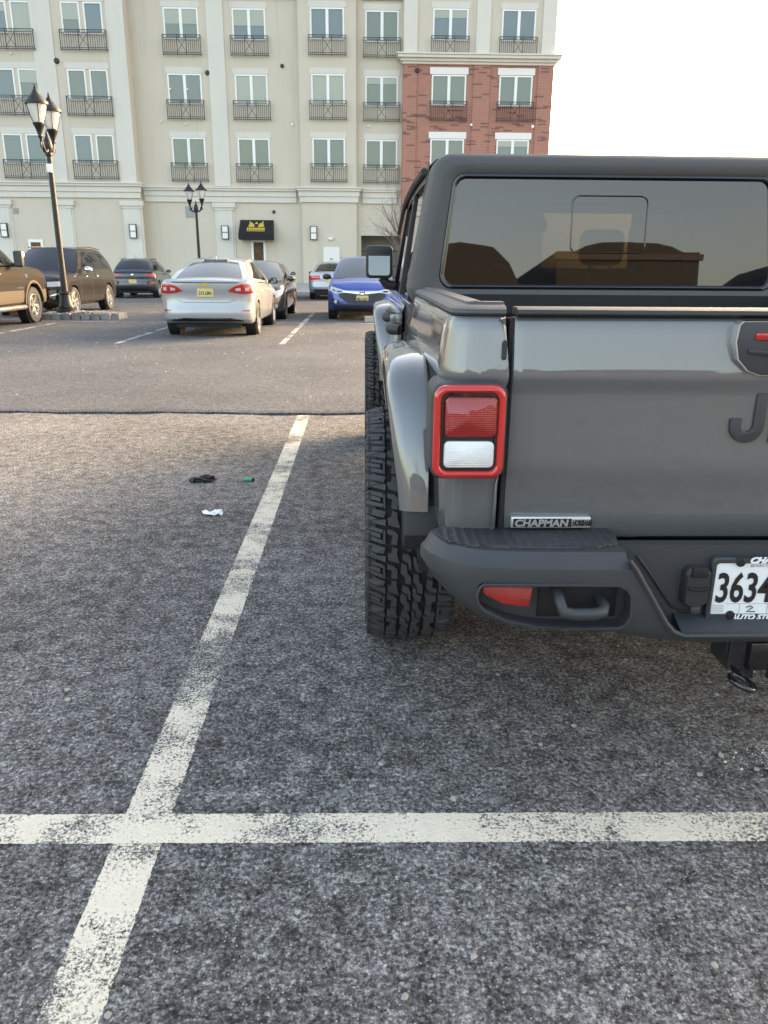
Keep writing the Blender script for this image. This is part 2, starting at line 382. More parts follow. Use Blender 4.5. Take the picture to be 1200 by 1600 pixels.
carpaint('paint_silver', (0.34, 0.35, 0.37), 0.3, 0.30, 0.06)
carpaint('paint_brown', (0.034, 0.027, 0.021), 0.0, 0.18, 0.03, 0.25)
carpaint('paint_tan_reflection', (0.13, 0.10, 0.07), 0.0, 0.25, 0.05, 0.25)  # cream building's reflection in the brown pickup, put into a paint colour
carpaint('paint_granite', (0.022, 0.020, 0.019), 0.0, 0.18, 0.03, 0.3)
carpaint('paint_slate', (0.028, 0.036, 0.052), 0.3, 0.32)
carpaint('paint_charcoal', (0.022, 0.022, 0.024), 0.3, 0.30)
carpaint('paint_grey_silver', (0.36, 0.38, 0.42), 0.5, 0.32)
carpaint('paint_blue', (0.008, 0.045, 0.27), 0.1, 0.30, 0.04)
carpaint('paint_red', (0.30, 0.02, 0.02), 0.2, 0.30)
glassmat('car_glass', (0.010, 0.012, 0.012), 0.45, 0.01, 1.75)
glassmat('car_glass_pale', (0.16, 0.20, 0.19), 0.55, 0.01, 1.7)  # pale body colour stands in for sky reflected in the glass
glassmat('jeep_glass', (0.012, 0.012, 0.012), 0.30, 0.012, 1.78, (1.0, 0.95, 0.97))
glassmat('lantern_glass', (0.92, 0.90, 0.87), 0.95, 0.2, 1.45, (1, 1, 1), 0.6)
glassmat('mirror_face', (0.2, 0.24, 0.26), 0.1, 0.01, 4.0, (0.30, 0.33, 0.35))
def brick_mat():
    m, n, l, b = newmat('brick')
    tc = n.new('ShaderNodeTexCoord'); sp = n.new('ShaderNodeSeparateXYZ'); l.new(tc.outputs['Object'], sp.inputs[0])
    cb = n.new('ShaderNodeCombineXYZ'); l.new(math_(n, l, 'ADD', sp.outputs[0], sp.outputs[1]), cb.inputs[0]); l.new(sp.outputs[2], cb.inputs[1])
    t = n.new('ShaderNodeTexBrick'); l.new(cb.outputs[0], t.inputs['Vector']); t.inputs['Scale'].default_value = 1
    t.inputs['Brick Width'].default_value = 0.22; t.inputs['Row Height'].default_value = 0.078; t.inputs['Mortar Size'].default_value = 0.008
    t.inputs['Color1'].default_value = (0.40, 0.165, 0.12, 1); t.inputs['Color2'].default_value = (0.35, 0.145, 0.105, 1); t.inputs['Mortar'].default_value = (0.38, 0.26, 0.21, 1); t.inputs['Bias'].default_value = -0.2
    # scattered dark clinker bricks
    t2 = n.new('ShaderNodeTexBrick'); l.new(cb.outputs[0], t2.inputs['Vector']); t2.inputs['Scale'].default_value = 1
    t2.inputs['Brick Width'].default_value = 0.44; t2.inputs['Row Height'].default_value = 0.078; t2.inputs['Mortar Size'].default_value = 0.0
    t2.inputs['Color1'].default_value = (0, 0, 0, 1); t2.inputs['Color2'].default_value = (1, 1, 1, 1)
    k = math_(n, l, 'GREATER_THAN', t2.outputs[0], 0.88); k = math_(n, l, 'MULTIPLY', k, 0.6)
    l.new(mixc(n, l, k, t.outputs[0], (0.07, 0.045, 0.045)), b.inputs['Base Color'])
    b.inputs['Roughness'].default_value = 0.9; bump(n, l, b, t.outputs[1], 0.4, -0.006)
brick_mat()
def ribbed(name, col, scale, coat=0.9, dark=0.5):
    """moulded lens: fine prism grid in the relief"""
    m, n, l, b = newmat(name); tc = n.new('ShaderNodeTexCoord')
    wx = n.new('ShaderNodeTexWave'); wx.bands_direction = 'X'; wz = n.new('ShaderNodeTexWave'); wz.bands_direction = 'Z'
    for w in (wx, wz): w.inputs['Scale'].default_value = scale; l.new(tc.outputs['Object'], w.inputs['Vector'])
    h = math_(n, l, 'ADD', wx.outputs[1], wz.outputs[1]); t = noise(n, l, 12, tc.outputs['Object'], 2)
    c = mixc(n, l, t.outputs[0], tuple(x*dark for x in col), tuple(min(1, x*1.2) for x in col)); l.new(c, b.inputs['Base Color'])
    b.inputs['Roughness'].default_value = 0.16; b.inputs['Coat Weight'].default_value = coat; b.inputs['Specular IOR Level'].default_value = 0.5 if coat > 0.5 else 0.2; b.inputs['Coat Roughness'].default_value = 0.02
    bump(n, l, b, h, 0.5, 0.0012)
ribbed('lamp_red', (0.40, 0.012, 0.012), 60); ribbed('lamp_reverse', (0.78, 0.79, 0.80), 60, dark=0.75); ribbed('reflector_red', (0.40, 0.014, 0.010), 90)
def step_mat():
    m, n, l, b = newmat('step_tread'); tc = n.new('ShaderNodeTexCoord')
    mp = n.new('ShaderNodeMapping'); mp.inputs['Scale'].default_value = (1, 1.6, 1); l.new(tc.outputs['Object'], mp.inputs[0])
    v = n.new('ShaderNodeTexVoronoi'); v.inputs['Scale'].default_value = 42; v.inputs['Randomness'].default_value = 0.15; l.new(mp.outputs[0], v.inputs['Vector'])
    b.inputs['Base Color'].default_value = (0.030, 0.031, 0.034, 1); b.inputs['Roughness'].default_value = 0.42
    bump(n, l, b, v.outputs['Distance'], 1.0, 0.012)
step_mat()

# ================================================================== THE SETTING
def sheet(name, x0, x1, y0, y1, z, mat):
    return tag(MB().add([(x0,y0,z),(x1,y0,z),(x1,y1,z),(x0,y1,z)], [(0,1,2,3)]).build(name, mat), kind='structure')
sheet('ground', -1500, 1500, -1500, 1500, -0.05, 'asphalt_far')
# seam between the two asphalt layers: both have ragged edges over a tar-dark gap
def seam_y(x, ph):
    return 7.33-0.055*(x+1.7)*0.35+0.018*math.sin(x*3.1+ph)+0.012*math.sin(x*9.7+ph*2)+0.008*math.sin(x*23+ph*3)
xs = np.concatenate([[-60], np.arange(-9, 9.01, 0.05), [60]])
V = []; F = []
for i, x in enumerate(xs):
    y = seam_y(min(max(x, -9), 9), 0.3)-0.062-0.03*abs(math.sin(x*1.7))-0.022*abs(math.sin(x*7.3+1))*abs(math.sin(x*2.1)); V += [(x, -60, 0.0), (x, y, 0.0), (x, y, -0.049)]
for i in range(len(xs)-1):
    a, b = i*3, i*3+3; F += [(a, b, b+1, a+1), (a+1, b+1, b+2, a+2)]
tag(MB().add(V, F).build('parking_lot_near', 'asphalt_near'), kind='structure')
V = []; F = []
for i, x in enumerate(xs):
    y = seam_y(min(max(x, -9), 9), 1.1)+0.02; V += [(x, y, -0.049), (x, y, 0.001), (x, y+0.07, 0.012), (x, 38.0, 0.0)]
for i in range(len(xs)-1):
    a, b = i*4, i*4+4; F += [(a, b, b+1, a+1), (a+1, b+1, b+2, a+2), (a+2, b+2, b+3, a+3)]
tag(MB().add(V, F).build('parking_lot_far', 'asphalt_far'), kind='structure')
tag(MB().add([(-60,7.0,-0.03),(60,7.0,-0.03),(60,7.7,-0.03),(-60,7.7,-0.03)], [(0,1,2,3)]).build('seam_filler', 'seam_tar'), kind='structure')
# worn paint lines
def paint_line(x0, y0, x1, y1, w, z, mat):
    L = math.hypot(x1-x0, y1-y0); a = math.atan2(-(x1-x0), y1-y0); h = w/2+0.010
    n = max(1, int(L)); 
    o = MB().add([(-h,0,0),(h,0,0),(h,L,0),(-h,L,0)], [(0,1,2,3)]).build('parking_line', mat)
    o.location = (x0, y0, z); o.rotation_euler = (0, 0, a); return tag(o, kind='structure')
line_mat('line_near', G_NEAR, 0.062, 0.06, seed=3.0); line_mat('line_cross', G_NEAR, 0.056, 0.0, seed=11.0); line_mat('line_far', G_FAR, 0.055, 0.06, (0.56, 0.54, 0.50), 5.0)
paint_line(-0.552, 0.15, -0.575, 7.20, 0.124, 0.0008, 'line_near')
paint_line(-3.2, 1.635, 4.0, 1.565, 0.112, 0.0016, 'line_cross')
for (a, b, c, d) in ((-1.47, 13.9, -1.50, 23.4), (-4.37, 13.9, -4.37, 22.5), (-7.25, 13.0, -7.25, 18.7), (1.40, 13.9, 1.40, 23.4), (4.3, 13.9, 4.3, 23.4),
                     (-7.0, 19.15, 6.5, 19.0), (-3.3, 30.2, -3.3, 36.6), (-0.4, 30.2, -0.4, 36.6), (-6.2, 30.2, -6.2, 36.6), (-16, 18.0, -8.5, 18.0), (-7.2, 23.2, -3.5, 23.4)):
    paint_line(a, b, c, d, 0.11, 0.016-0.0002*b if abs(c-a) < 2 else 0.0195-0.0002*b, 'line_far')
# pavement before the building, with a kerb
pv = MB(); pv.add([(-40,38.0,0.14),(30,38.0,0.14),(30,47.0,0.40),(-40,47.0,0.40)], [(0,1,2,3)])
tag(pv.build('pavement', 'concrete'), kind='structure')
kb = MB()
for i in range(35):
    x0 = -40+i*2.0; kb.rbox(x0+0.006, x0+1.994, 37.85, 38.02, -0.03, 0.145, 0.02, 1)
tag(kb.build('kerb', 'kerb_concrete'), kind='structure')

# loose grit and pebbles on the near asphalt
def pebble_verts(r):
    bm = bmesh.new(); bmesh.ops.create_icosphere(bm, subdivisions=1, radius=r)
    for v in bm.verts: v.co *= random.uniform(0.7, 1.2); v.co.z *= 0.55
    vs = [v.co.copy() for v in bm.verts]; bm.verts.index_update(); fs = [tuple(v.index for v in f.verts) for f in bm.faces]; bm.free(); return vs, fs
def scatter(name, mat, n, box_, rr, pw=2.0):
    g = MB(); protos = [pebble_verts(1.0) for _ in range(8)]
    for i in range(n):
        x = random.uniform(box_[0], box_[1]); y = box_[2]+(box_[3]-box_[2])*random.random()**pw; r = rr[0]*(rr[1]/rr[0])**(random.random()**2.5)
        vs, fs = random.choice(protos); c, s = math.cos(i), math.sin(i)
        g.add([(x+(v.x*c-v.y*s)*r, y+(v.x*s+v.y*c)*r, 0.001+v.z*r+r*0.3) for v in vs], fs)
    return tag(g.build(name, mat, smooth=60), kind='stuff')
tag(scatter('loose_grit', 'pebble', 2200, (-3.4, 4.0, 0.7, 7.0), (0.0014, 0.0115), 1.5), 'small pale pebbles and grit scattered over the near asphalt', 'grit')
tag(scatter('loose_grit', 'salt_speck', 3800, (-9, 2.5, 7.5, 18.0), (0.004, 0.017), 1.2), 'pale grit scattered over the asphalt beyond the seam', 'grit')
tag(scatter('salt_crumbs', 'print_white', 60, (1.03, 1.20, 1.82, 1.92), (0.001, 0.005), 1.0), 'white salt crumbs spilled above the cross line at right', 'salt')

# ================================================================== APARTMENT BUILDING
BO = (-3.0, 46.0, 0.0)
bld = empty('apartment_building', BO, 0, 'beige stucco apartment block with a brick corner and iron window railings', 'building')
def B(mb, name, mat, parent=bld, smooth=None, bev=None):
    mb.move(-BO[0], -BO[1], -BO[2]); o = MB.build(mb, name, mat, None, smooth, bev); o.parent = parent; return o
def wall_holes(mb, x0, x1, z0, z1, Y, holes, depth=0.14):
    X = sorted({x0, x1, *[h[0] for h in holes], *[h[1] for h in holes]}); Z = sorted({z0, z1, *[h[2] for h in holes], *[h[3] for h in holes]})
    for i in range(len(X)-1):
        for j in range(len(Z)-1):
            cx, cz = (X[i]+X[i+1])/2, (Z[j]+Z[j+1])/2
            if any(h[0] < cx < h[1] and h[2] < cz < h[3] for h in holes): continue
            mb.add([(X[i],Y,Z[j]),(X[i+1],Y,Z[j]),(X[i+1],Y,Z[j+1]),(X[i],Y,Z[j+1])], [(0,1,2,3)])
    for a, b, c, d in holes:
        mb.add([(a,Y,c),(b,Y,c),(b,Y,d),(a,Y,d),(a,Y+depth,c),(b,Y+depth,c),(b,Y+depth,d),(a,Y+depth,d)], [(0,1,5,4),(1,2,6,5),(2,3,7,6),(3,0,4,7)])
ROWS = (7.86, 10.93, 13.97, 17.0)      # window heads
WH = 1.46
PB = dict(left=45.35, mid=46.0, proj=45.65, rec=46.0, brick=45.45)
def q(x, Y): return x*Y/46.0
# each facade block: x0, x1 (as seen at 46 m), plane, window pairs (x0, x1, split?)
BLK = [(-27.0, -12.44, PB['left'], [(-23.4, -21.15, 1), (-19.47, -17.19, 1), (-15.66, -13.54, 1)], 'stucco'),
       (-12.44, -3.49, PB['mid'], [(-10.43, -8.64, 0), (-6.88, -5.16, 0)], 'stucco'),
       (-3.49, -0.45, PB['proj'], [(-2.84, -1.07, 0)], 'stucco'),
       (-0.45, 2.05, PB['rec'], [(0.04, 1.78, 0)], 'stucco')]
WINS = []
for x0, x1, Y, ws, mat in BLK:
    mb = MB(); holes = []
    for (a, b, sp) in ws:
        for zt in ROWS:
            if sp:
                c = (a+b)/2; holes += [(q(a,Y), q(c-0.10,Y), zt-WH, zt), (q(c+0.10,Y), q(b,Y), zt-WH, zt)]
            else: holes.append((q(a,Y), q(b,Y), zt-WH, zt))
            WINS.append((q(a,Y), q(b,Y), zt, Y, sp, 0))
    if x0 == -0.45: holes.append((q(-0.20,Y), q(2.0,Y), 0.3, 2.95))
    wall_holes(mb, q(x0,Y), q(x1,Y), 0.0, 19.0, Y, holes)
    if Y < 46:
        for xx in (x0, x1): mb.add([(q(xx,Y),Y,0),(q(xx,Y),46.3,0),(q(xx,Y),46.3,19),(q(xx,Y),Y,19)], [(0,1,2,3)])
    B(mb, 'wall', mat)
# brick corner block: brick to the cornice, stucco above
Y = PB['brick']; bx0, bx1 = q(2.05,Y), q(10.07,Y)
bw = [(3.58, 5.42), (7.2, 8.98)]
mb = MB(); wall_holes(mb, bx0, bx1, 0, 11.45, Y, [(q(a,Y), q(b,Y), zt-WH, zt) for a, b in bw for zt in ROWS[:2]])
mb.add([(bx0,Y,0),(bx0,46.3,0),(bx0,46.3,11.45),(bx0,Y,11.45),(bx1,Y,0),(bx1,62,0),(bx1,62,11.45),(bx1,Y,11.45)], [(0,1,2,3),(4,5,6,7)])
for a, b in ((2.05, 2.78), (5.80, 6.70), (9.25, 10.07)): mb.box(q(a,Y)+0.002, q(b,Y)-0.002, Y-0.07, Y-0.002, 0, 11.44)
B(mb, 'brick_wall', 'brick')
mb = MB(); wall_holes(mb, bx0, bx1+0.02, 11.45, 19, Y+0.05, [(q(a,Y), q(b,Y), zt-WH, zt) for a, b in bw for zt in ROWS[2:]])
mb.add([(bx0,Y+.05,11.45),(bx0,46.3,11.45),(bx0,46.3,19),(bx0,Y+.05,19),(bx1+.02,Y+.05,11.45),(bx1+.02,62,11.45),(bx1+.02,62,19),(bx1+.02,Y+.05,19)], [(0,1,2,3),(4,5,6,7)])
B(mb, 'wall', 'stucco')
for a, b in ((2.05, 2.78), (5.87, 6.61), (9.35, 10.07)): B(MB().box(q(a,Y)+0.004, q(b,Y)-0.004, Y-0.03, Y+0.048, 11.9, 18.9), 'pilaster', 'stucco_trim')
for a, b in bw:
    for zt in ROWS: WINS.append((q(a,Y), q(b,Y), zt, Y+(0.05 if zt > 12 else 0), 0, 1 if zt < 12 else 0))
cn = MB()
for k, (o_, z0, z1) in enumerate(((0.06, 11.40, 11.52), (0.16, 11.52, 11.66), (0.30, 11.66, 11.80), (0.36, 11.80, 11.88))):
    cn.box(bx0-o_, bx1+o_, Y-0.07-o_, Y+6, z0, z1-0.002)
B(cn, 'cornice', 'stucco_trim', bev=0.012)
# back of the building (a plain body behind the facade) and the roof slab
B(MB().add([(-27,46.3,0),(-27,62,0),(-27,62,19),(-27,46.3,19),(10,62,0),(10,62,19)], [(0,1,2,3),(1,4,5,2)]), 'wall', 'stucco')
B(MB().box(-27.4, 10.4, 45.2, 62.3, 19.0, 19.5), 'roof', 'stucco_trim')
# string course above the ground floor (stepped, follows the blocks)
for x0, x1, Y, ws, mat in BLK:
    sc = MB(); dz = 0.12 if Y < 45.5 else (0.0 if Y > 45.9 else 0.02)
    for o_, z0, z1 in ((0.10, 4.62, 4.92), (0.16, 4.92, 5.20), (0.26, 5.20, 5.32), (0.32, 5.32, 5.40)):
        sc.box(q(x0,Y)-(o_ if Y < 46 else -0.33), q(x1,Y)+(o_ if Y < 46 else -0.28), Y-o_, Y-0.003, z0+dz, z1+dz-0.002)
    B(sc, 'string_course', 'stucco_trim', bev=0.01)
# upper cornice just inside the top of the picture
for x0, x1, Y, ws, mat in BLK[1:]:
    B(MB().box(q(x0,Y)+0.3, q(x1,Y)-0.02, Y-0.12, Y-0.003, 14.42, 14.58), 'cornice', 'stucco_trim', bev=0.015)
# upper pilaster strips
for a, b, Y in ((-17.25, -16.2, PB['left']), (-13.36, -12.47, PB['left']), (-8.22, -7.35, PB['mid']), (-21.0, -20.0, PB['left'])):
    B(MB().box(q(a,Y), q(b,Y), Y-0.05, Y-0.003, 5.45, 18.9), 'pilaster', 'stucco_trim')
# ground-floor piers with capitals and bases
for a, b, Y in ((-20.4, -19.6, PB['left']), (-17.0, -16.2, PB['left']), (-13.3, -12.42, PB['left']), (-8.22, -7.35, PB['mid'])):
    x0, x1 = q(a,Y), q(b,Y)
    B(MB().box(x0, x1, Y-0.08, Y-0.003, 0.3, 4.2).box(x0-0.10, x0-0.004, Y-0.04, Y-0.003, 0.3, 4.2).box(x1+0.004, x1+0.10, Y-0.04, Y-0.003, 0.3, 4.2), 'pier', 'stucco_trim')
    B(MB().box(x0-0.12, x1+0.12, Y-0.11, Y-0.004, 4.202, 4.34).box(x0-0.20, x1+0.20, Y-0.17, Y-0.004, 4.342, 4.60), 'capital', 'stucco_trim', bev=0.012)
    B(MB().box(x0-0.14, x1+0.14, Y-0.15, Y-0.004, 0.1, 0.62).box(x0-0.08, x1+0.08, Y-0.115, Y-0.004, 0.622, 0.8), 'pier_base', 'stucco_trim', bev=0.015)
# windows: frame with two panes, header plate, railing
def rail_mesh(w):
    r = MB(); h = 0.90; d = 0.028
    for z, t in ((h, .026), (h-0.14, .02), (0.09, .02), (0.0, .026)): r.box(-w/2, w/2, -0.02, 0.02, z-t, z)
    pw = 0.50
    for x in (-w/2, w/2-d, -pw/2, pw/2-d): r.box(x, x+d, -0.022, 0.022, -0.06, h)
    for s in (-1, 1):
        n = int((w/2-pw/2)/0.105)
        for k in range(1, n):
            x = s*(pw/2+(w/2-pw/2)*k/n); r.box(x-0.009, x+0.009, -0.009, 0.009, 0.0, h-0.15)
        r.box(s*pw/2*0.5-0.009, s*pw/2*0.5+0.009, -0.009, 0.009, h-0.14, h); r.box(s*pw/2*0.5-0.009, s*pw/2*0.5+0.009, -0.009, 0.009, 0, 0.09)
        r.tube([(-pw/2, 0, 0.09 if s > 0 else h-0.14), (pw/2, 0, h-0.14 if s > 0 else 0.09)], 0.012, 5)
    for x in (-w/2+0.014, w/2-0.014):
        r.box(x-0.012, x+0.012, 0, 0.16, h-0.05, h-0.02); r.box(x-0.012, x+0.012, 0, 0.16, 0.0, 0.03)
    return r.mesh('railing', 'rail_iron')
RM = {0: rail_mesh(1.98), 1: rail_mesh(2.36)}
frame_cache = {}
def win_mesh(w, h):
    key = (round(w,2), round(h,2))
    if key not in frame_cache:
        f = MB(); t = 0.075
        f.box(-w/2, w/2, 0, 0.08, h-t, h).box(-w/2, w/2, -0.03, 0.08, 0, t).box(-w/2, -w/2+t, 0.001, 0.08, t, h-t).box(w/2-t, w/2, 0.001, 0.08, t, h-t)
        if w > 1.3: f.box(-0.075, 0.075, 0.001, 0.08, t, h-t)
        pw = (w/2-0.15) if w > 1.3 else w-0.15
        p = MB().box(-pw/2, pw/2, 0.035, 0.05, 0, h-0.15)
        frame_cache[key] = (f.mesh('window', 'white_frame'), [p.mesh('pane', k) for k in ('pane_blind', 'pane_sky_tint', 'pane_shade')], pw)
    return frame_cache[key]
def add_window(a, b, zt, Y, single):
    w = b-a; fm, pms, pw = win_mesh(w, WH); k_ = random.choices((0, 1, 2), (5, 2, 2) if zt < 12 else (2, 6, 1))[0]; pm = pms[k_]; loc = ((a+b)/2-BO[0], Y-0.025-BO[1], zt-WH)
    o = inst('window', fm, bld, loc)
    if random.random() < 0.35:      # half-drawn blind behind the glass line
        hb = random.uniform(.25, .8); MB().box(-w/2+.076, w/2-.076, .022, .034, WH-.08-hb, WH-.076).build('blind', 'pane_shade', o)
    if w > 1.3:
        for s in (-1, 1): inst('pane', pm, o, (s*(pw/2+0.075), random.uniform(0, .004), 0.075), (random.uniform(-.004, .004), 0, random.uniform(-.005, .005)))
    else: inst('pane', pm, o, (0, 0, 0.075), (random.uniform(-.004, .004), 0, random.uniform(-.005, .005)))
for a, b, zt, Y, sp, brick in WINS:
    c = (a+b)/2
    if sp:
        add_window(a, c-0.10, zt, Y, 1); add_window(c+0.10, b, zt, Y, 1)
    else: add_window(a, b, zt, Y, 0)
    ov = 0.10
    B(MB().box(a-ov, b+ov, Y-(0.05 if brick else 0.025), Y-0.002, zt+0.015, zt+(0.34 if brick else 0.30)), 'header_plate', 'door_white' if brick else 'stucco_trim')
    r = inst('railing', RM[1 if sp else 0], bld, (c-BO[0], Y-0.16-BO[1], zt-WH-0.70))
# small wall fittings
def sconce(x, z, Y):
    s = MB().box(x-0.19, x+0.19, Y-0.12, Y-0.09, z-0.36, z+0.36)
    fr = MB()
    for zz in (-0.36, -0.015, 0.33): fr.box(x-0.19, x+0.19, Y-0.15, Y-0.088, z+zz, z+zz+0.03)
    for xx in (-0.19, 0.16): fr.box(x+xx, x+xx+0.03, Y-0.152, Y-0.003, z-0.362, z+0.362)
    o = B(fr, 'wall_sconce', 'rail_iron'); B(MB().box(x-0.155, x+0.155, Y-0.13, Y-0.10, z-0.325, z+0.325), 'sconce_glass', 'lamp_white', o)
for x, Y in ((-12.9, PB['left']-0.08), (-7.80, PB['mid']-0.08), (-2.86, PB['proj']), (-20.0, PB['left']-0.08)): sconce(q(x,Y), 3.05, Y)
def vent(x, z, w, Y):
    v = MB().box(x-w, x+w, Y-0.03, Y-0.003, z-w, z+w); 
    for k in range(6): v.box(x-w*0.85, x+w*0.85, Y-0.045, Y-0.031, z-w*0.85+k*w*0.3, z-w*0.85+k*w*0.3+w*0.16)
    B(v, 'wall_vent', 'vent_grey')
vent(-9.65, 4.12, 0.29, 46.0); vent(q(-19.25,45.35), 4.05, 0.14, 45.35)
for i, (x, z, Y, r_) in enumerate(((-8.3, 10.98, 46, .12), (-15.9, 11.3, 45.35, .14), (-4.35, 11.35, 46, .10), (-5.05, 4.15, 46, .09), (-10.3, 5.62+3.05*1.5, 46, .05), (-9.4, 10.18, 46, .05), (-9.6, 8.6-.1, 46, .05), (-10.9, 8.62, 46, .05), (0.2, 8.5, 46, .06), (5.7, 8.55, 45.38, .07), (9.0, 8.5, 45.38, .09), (-3.9, 8.55, 46, .07), (-18.2, 11.6, 45.35, .05), (2.75, 11.1, 45.38, .12))):
    B(MB().lathe([(0, -0.09), (r_*0.7, -0.09), (r_, -0.05), (r_, -0.004)], 12, (x, Y, z), 'y'), 'vent_cap', 'rail_iron' if r_ > .08 and x < 5 else 'white_frame')
# awning with its gold print
aw = MB(); ax0, ax1 = -6.92, -5.08
aw.add([(ax0,45.97,3.72),(ax1,45.97,3.72),(ax1+.03,45.12,2.98),(ax0-.03,45.12,2.98),(ax1+.03,45.12,2.66),(ax0-.03,45.12,2.66),(ax0,45.97,2.66),(ax1,45.97,2.66)],
       [(0,1,2,3),(3,2,4,5),(0,3,5,6),(1,7,4,2),(5,4,7,6)])
awo = B(aw, 'awning', 'awning_black')
ag = MB()
sl = lambda z: 45.97-(3.72-z)/(3.72-2.98)*0.85-0.03
def awq(x0, x1, z0, z1, x2=None, x3=None):
    x2 = x1 if x2 is None else x2; x3 = x0 if x3 is None else x3
    ag.add([(x0,sl(z0),z0),(x1,sl(z0),z0),(x2,sl(z1),z1),(x3,sl(z1),z1)], [(0,1,2,3)])
for s in (-1, 1):
    c = -6.0
    awq(c+s*0.10, c+s*0.42, 3.34, 3.46); awq(c+s*0.16, c+s*0.40, 3.465, 3.56, c+s*0.36, c+s*0.2); awq(c+s*0.30, c+s*0.40, 3.565, 3.64, c+s*0.38, c+s*0.33)
awq(-6.10, -5.90, 3.50, 3.60, -5.97, -6.03)
for k in range(9): awq(-6.50+k*0.112, -6.50+k*0.112+0.085, 3.17, 3.30)
for k in range(16): awq(-6.50+k*0.0625, -6.50+k*0.0625+0.048, 3.10, 3.145)
B(ag, 'awning_print', 'awning_gold', awo)
# shop door under the awning
d = MB(); Y = 46.0
d.box(-6.38, -6.26, Y-0.05, Y-0.003, 0.4, 2.66).box(-5.70, -5.58, Y-0.05, Y-0.003, 0.4, 2.66).box(-6.26, -5.70, Y-0.05, Y-0.003, 2.55, 2.66).box(-6.26, -5.70, Y-0.05, Y-0.003, 0.4, 0.6)
do = B(d, 'shop_door', 'white_frame'); plain('door_glass', (0.09, 0.06, 0.04), 0.08, var=0.9, vscale=3.5)
B(MB().box(-6.259, -5.701, Y-0.03, Y-0.004, 0.601, 2.549), 'pane', 'door_glass', do)
B(MB().box(-6.02, -5.75, Y-0.037, Y-0.032, 0.75, 1.02), 'door_notice', 'print_white', do)
# white service door with lamp
Y = PB['proj']; d = MB().box(q(-2.33,Y), q(-1.42,Y), Y-0.05, Y-0.003, 0.3, 2.32)
do = B(d, 'service_door', 'door_white', bev=0.01); B(MB().lathe([(0, -0.12), (0.03, -0.12), (0.03, -0.05)], 8, (q(-1.5,Y), Y, 1.3), 'y'), 'door_handle', 'chrome', do)
B(MB().box(q(-1.98,Y), q(-1.80,Y), Y-0.056, Y-0.052, 1.62, 1.72), 'door_notice', 'vent_grey', do)
B(MB().rbox(q(-2.05,Y), q(-1.80,Y), Y-0.16, Y-0.003, 2.70, 2.82, 0.03), 'door_lamp', 'white_frame')
# left service door with a small window
Y = PB['left']; d = MB().box(q(-18.78,Y), q(-18.66,Y), Y-0.05, Y-0.003, 0.3, 2.58).box(q(-18.10,Y), q(-17.98,Y), Y-0.05, Y-0.003, 0.3, 2.58).box(q(-18.66,Y)+.001, q(-18.10,Y)-.001, Y-0.05, Y-0.003, 2.44, 2.58).box(q(-18.66,Y)+.001, q(-18.10,Y)-.001, Y-0.05, Y-0.003, 0.3, 1.4)
do = B(d, 'entrance_door', 'white_frame'); B(MB().box(q(-18.66,Y)+.002, q(-18.10,Y)-.002, Y-0.03, Y-0.004, 1.401, 2.439), 'pane', 'door_glass', do)
# parking garage opening: recess, beams and a barrier rail
g = MB(); Y = 46.0; g.add([(-0.2,46.14,0.3),(-0.2,47.6,0.3),(2.0,47.6,0.3),(2.0,46.14,0.3),(-0.2,46.14,2.95),(-0.2,47.6,2.95),(2.0,47.6,2.95),(2.0,46.14,2.95)], [(0,1,2,3),(0,4,5,1),(1,5,6,2),(2,6,7,3),(4,7,6,5)])
B(g, 'garage_recess', 'garage_dark')
gr = MB()
for k in range(21): gr.box(-0.18+k*0.105, -0.165+k*0.105, 46.05, 46.07, 0.4, 2.1)
gr.box(-0.19, 1.99, 46.04, 46.08, 2.1, 2.16).box(-0.19, 1.99, 46.04, 46.08, 1.3, 1.34).box(-0.19, 1.99, 46.04, 46.08, 0.4, 0.44)
B(gr, 'garage_grille', 'rail_iron')

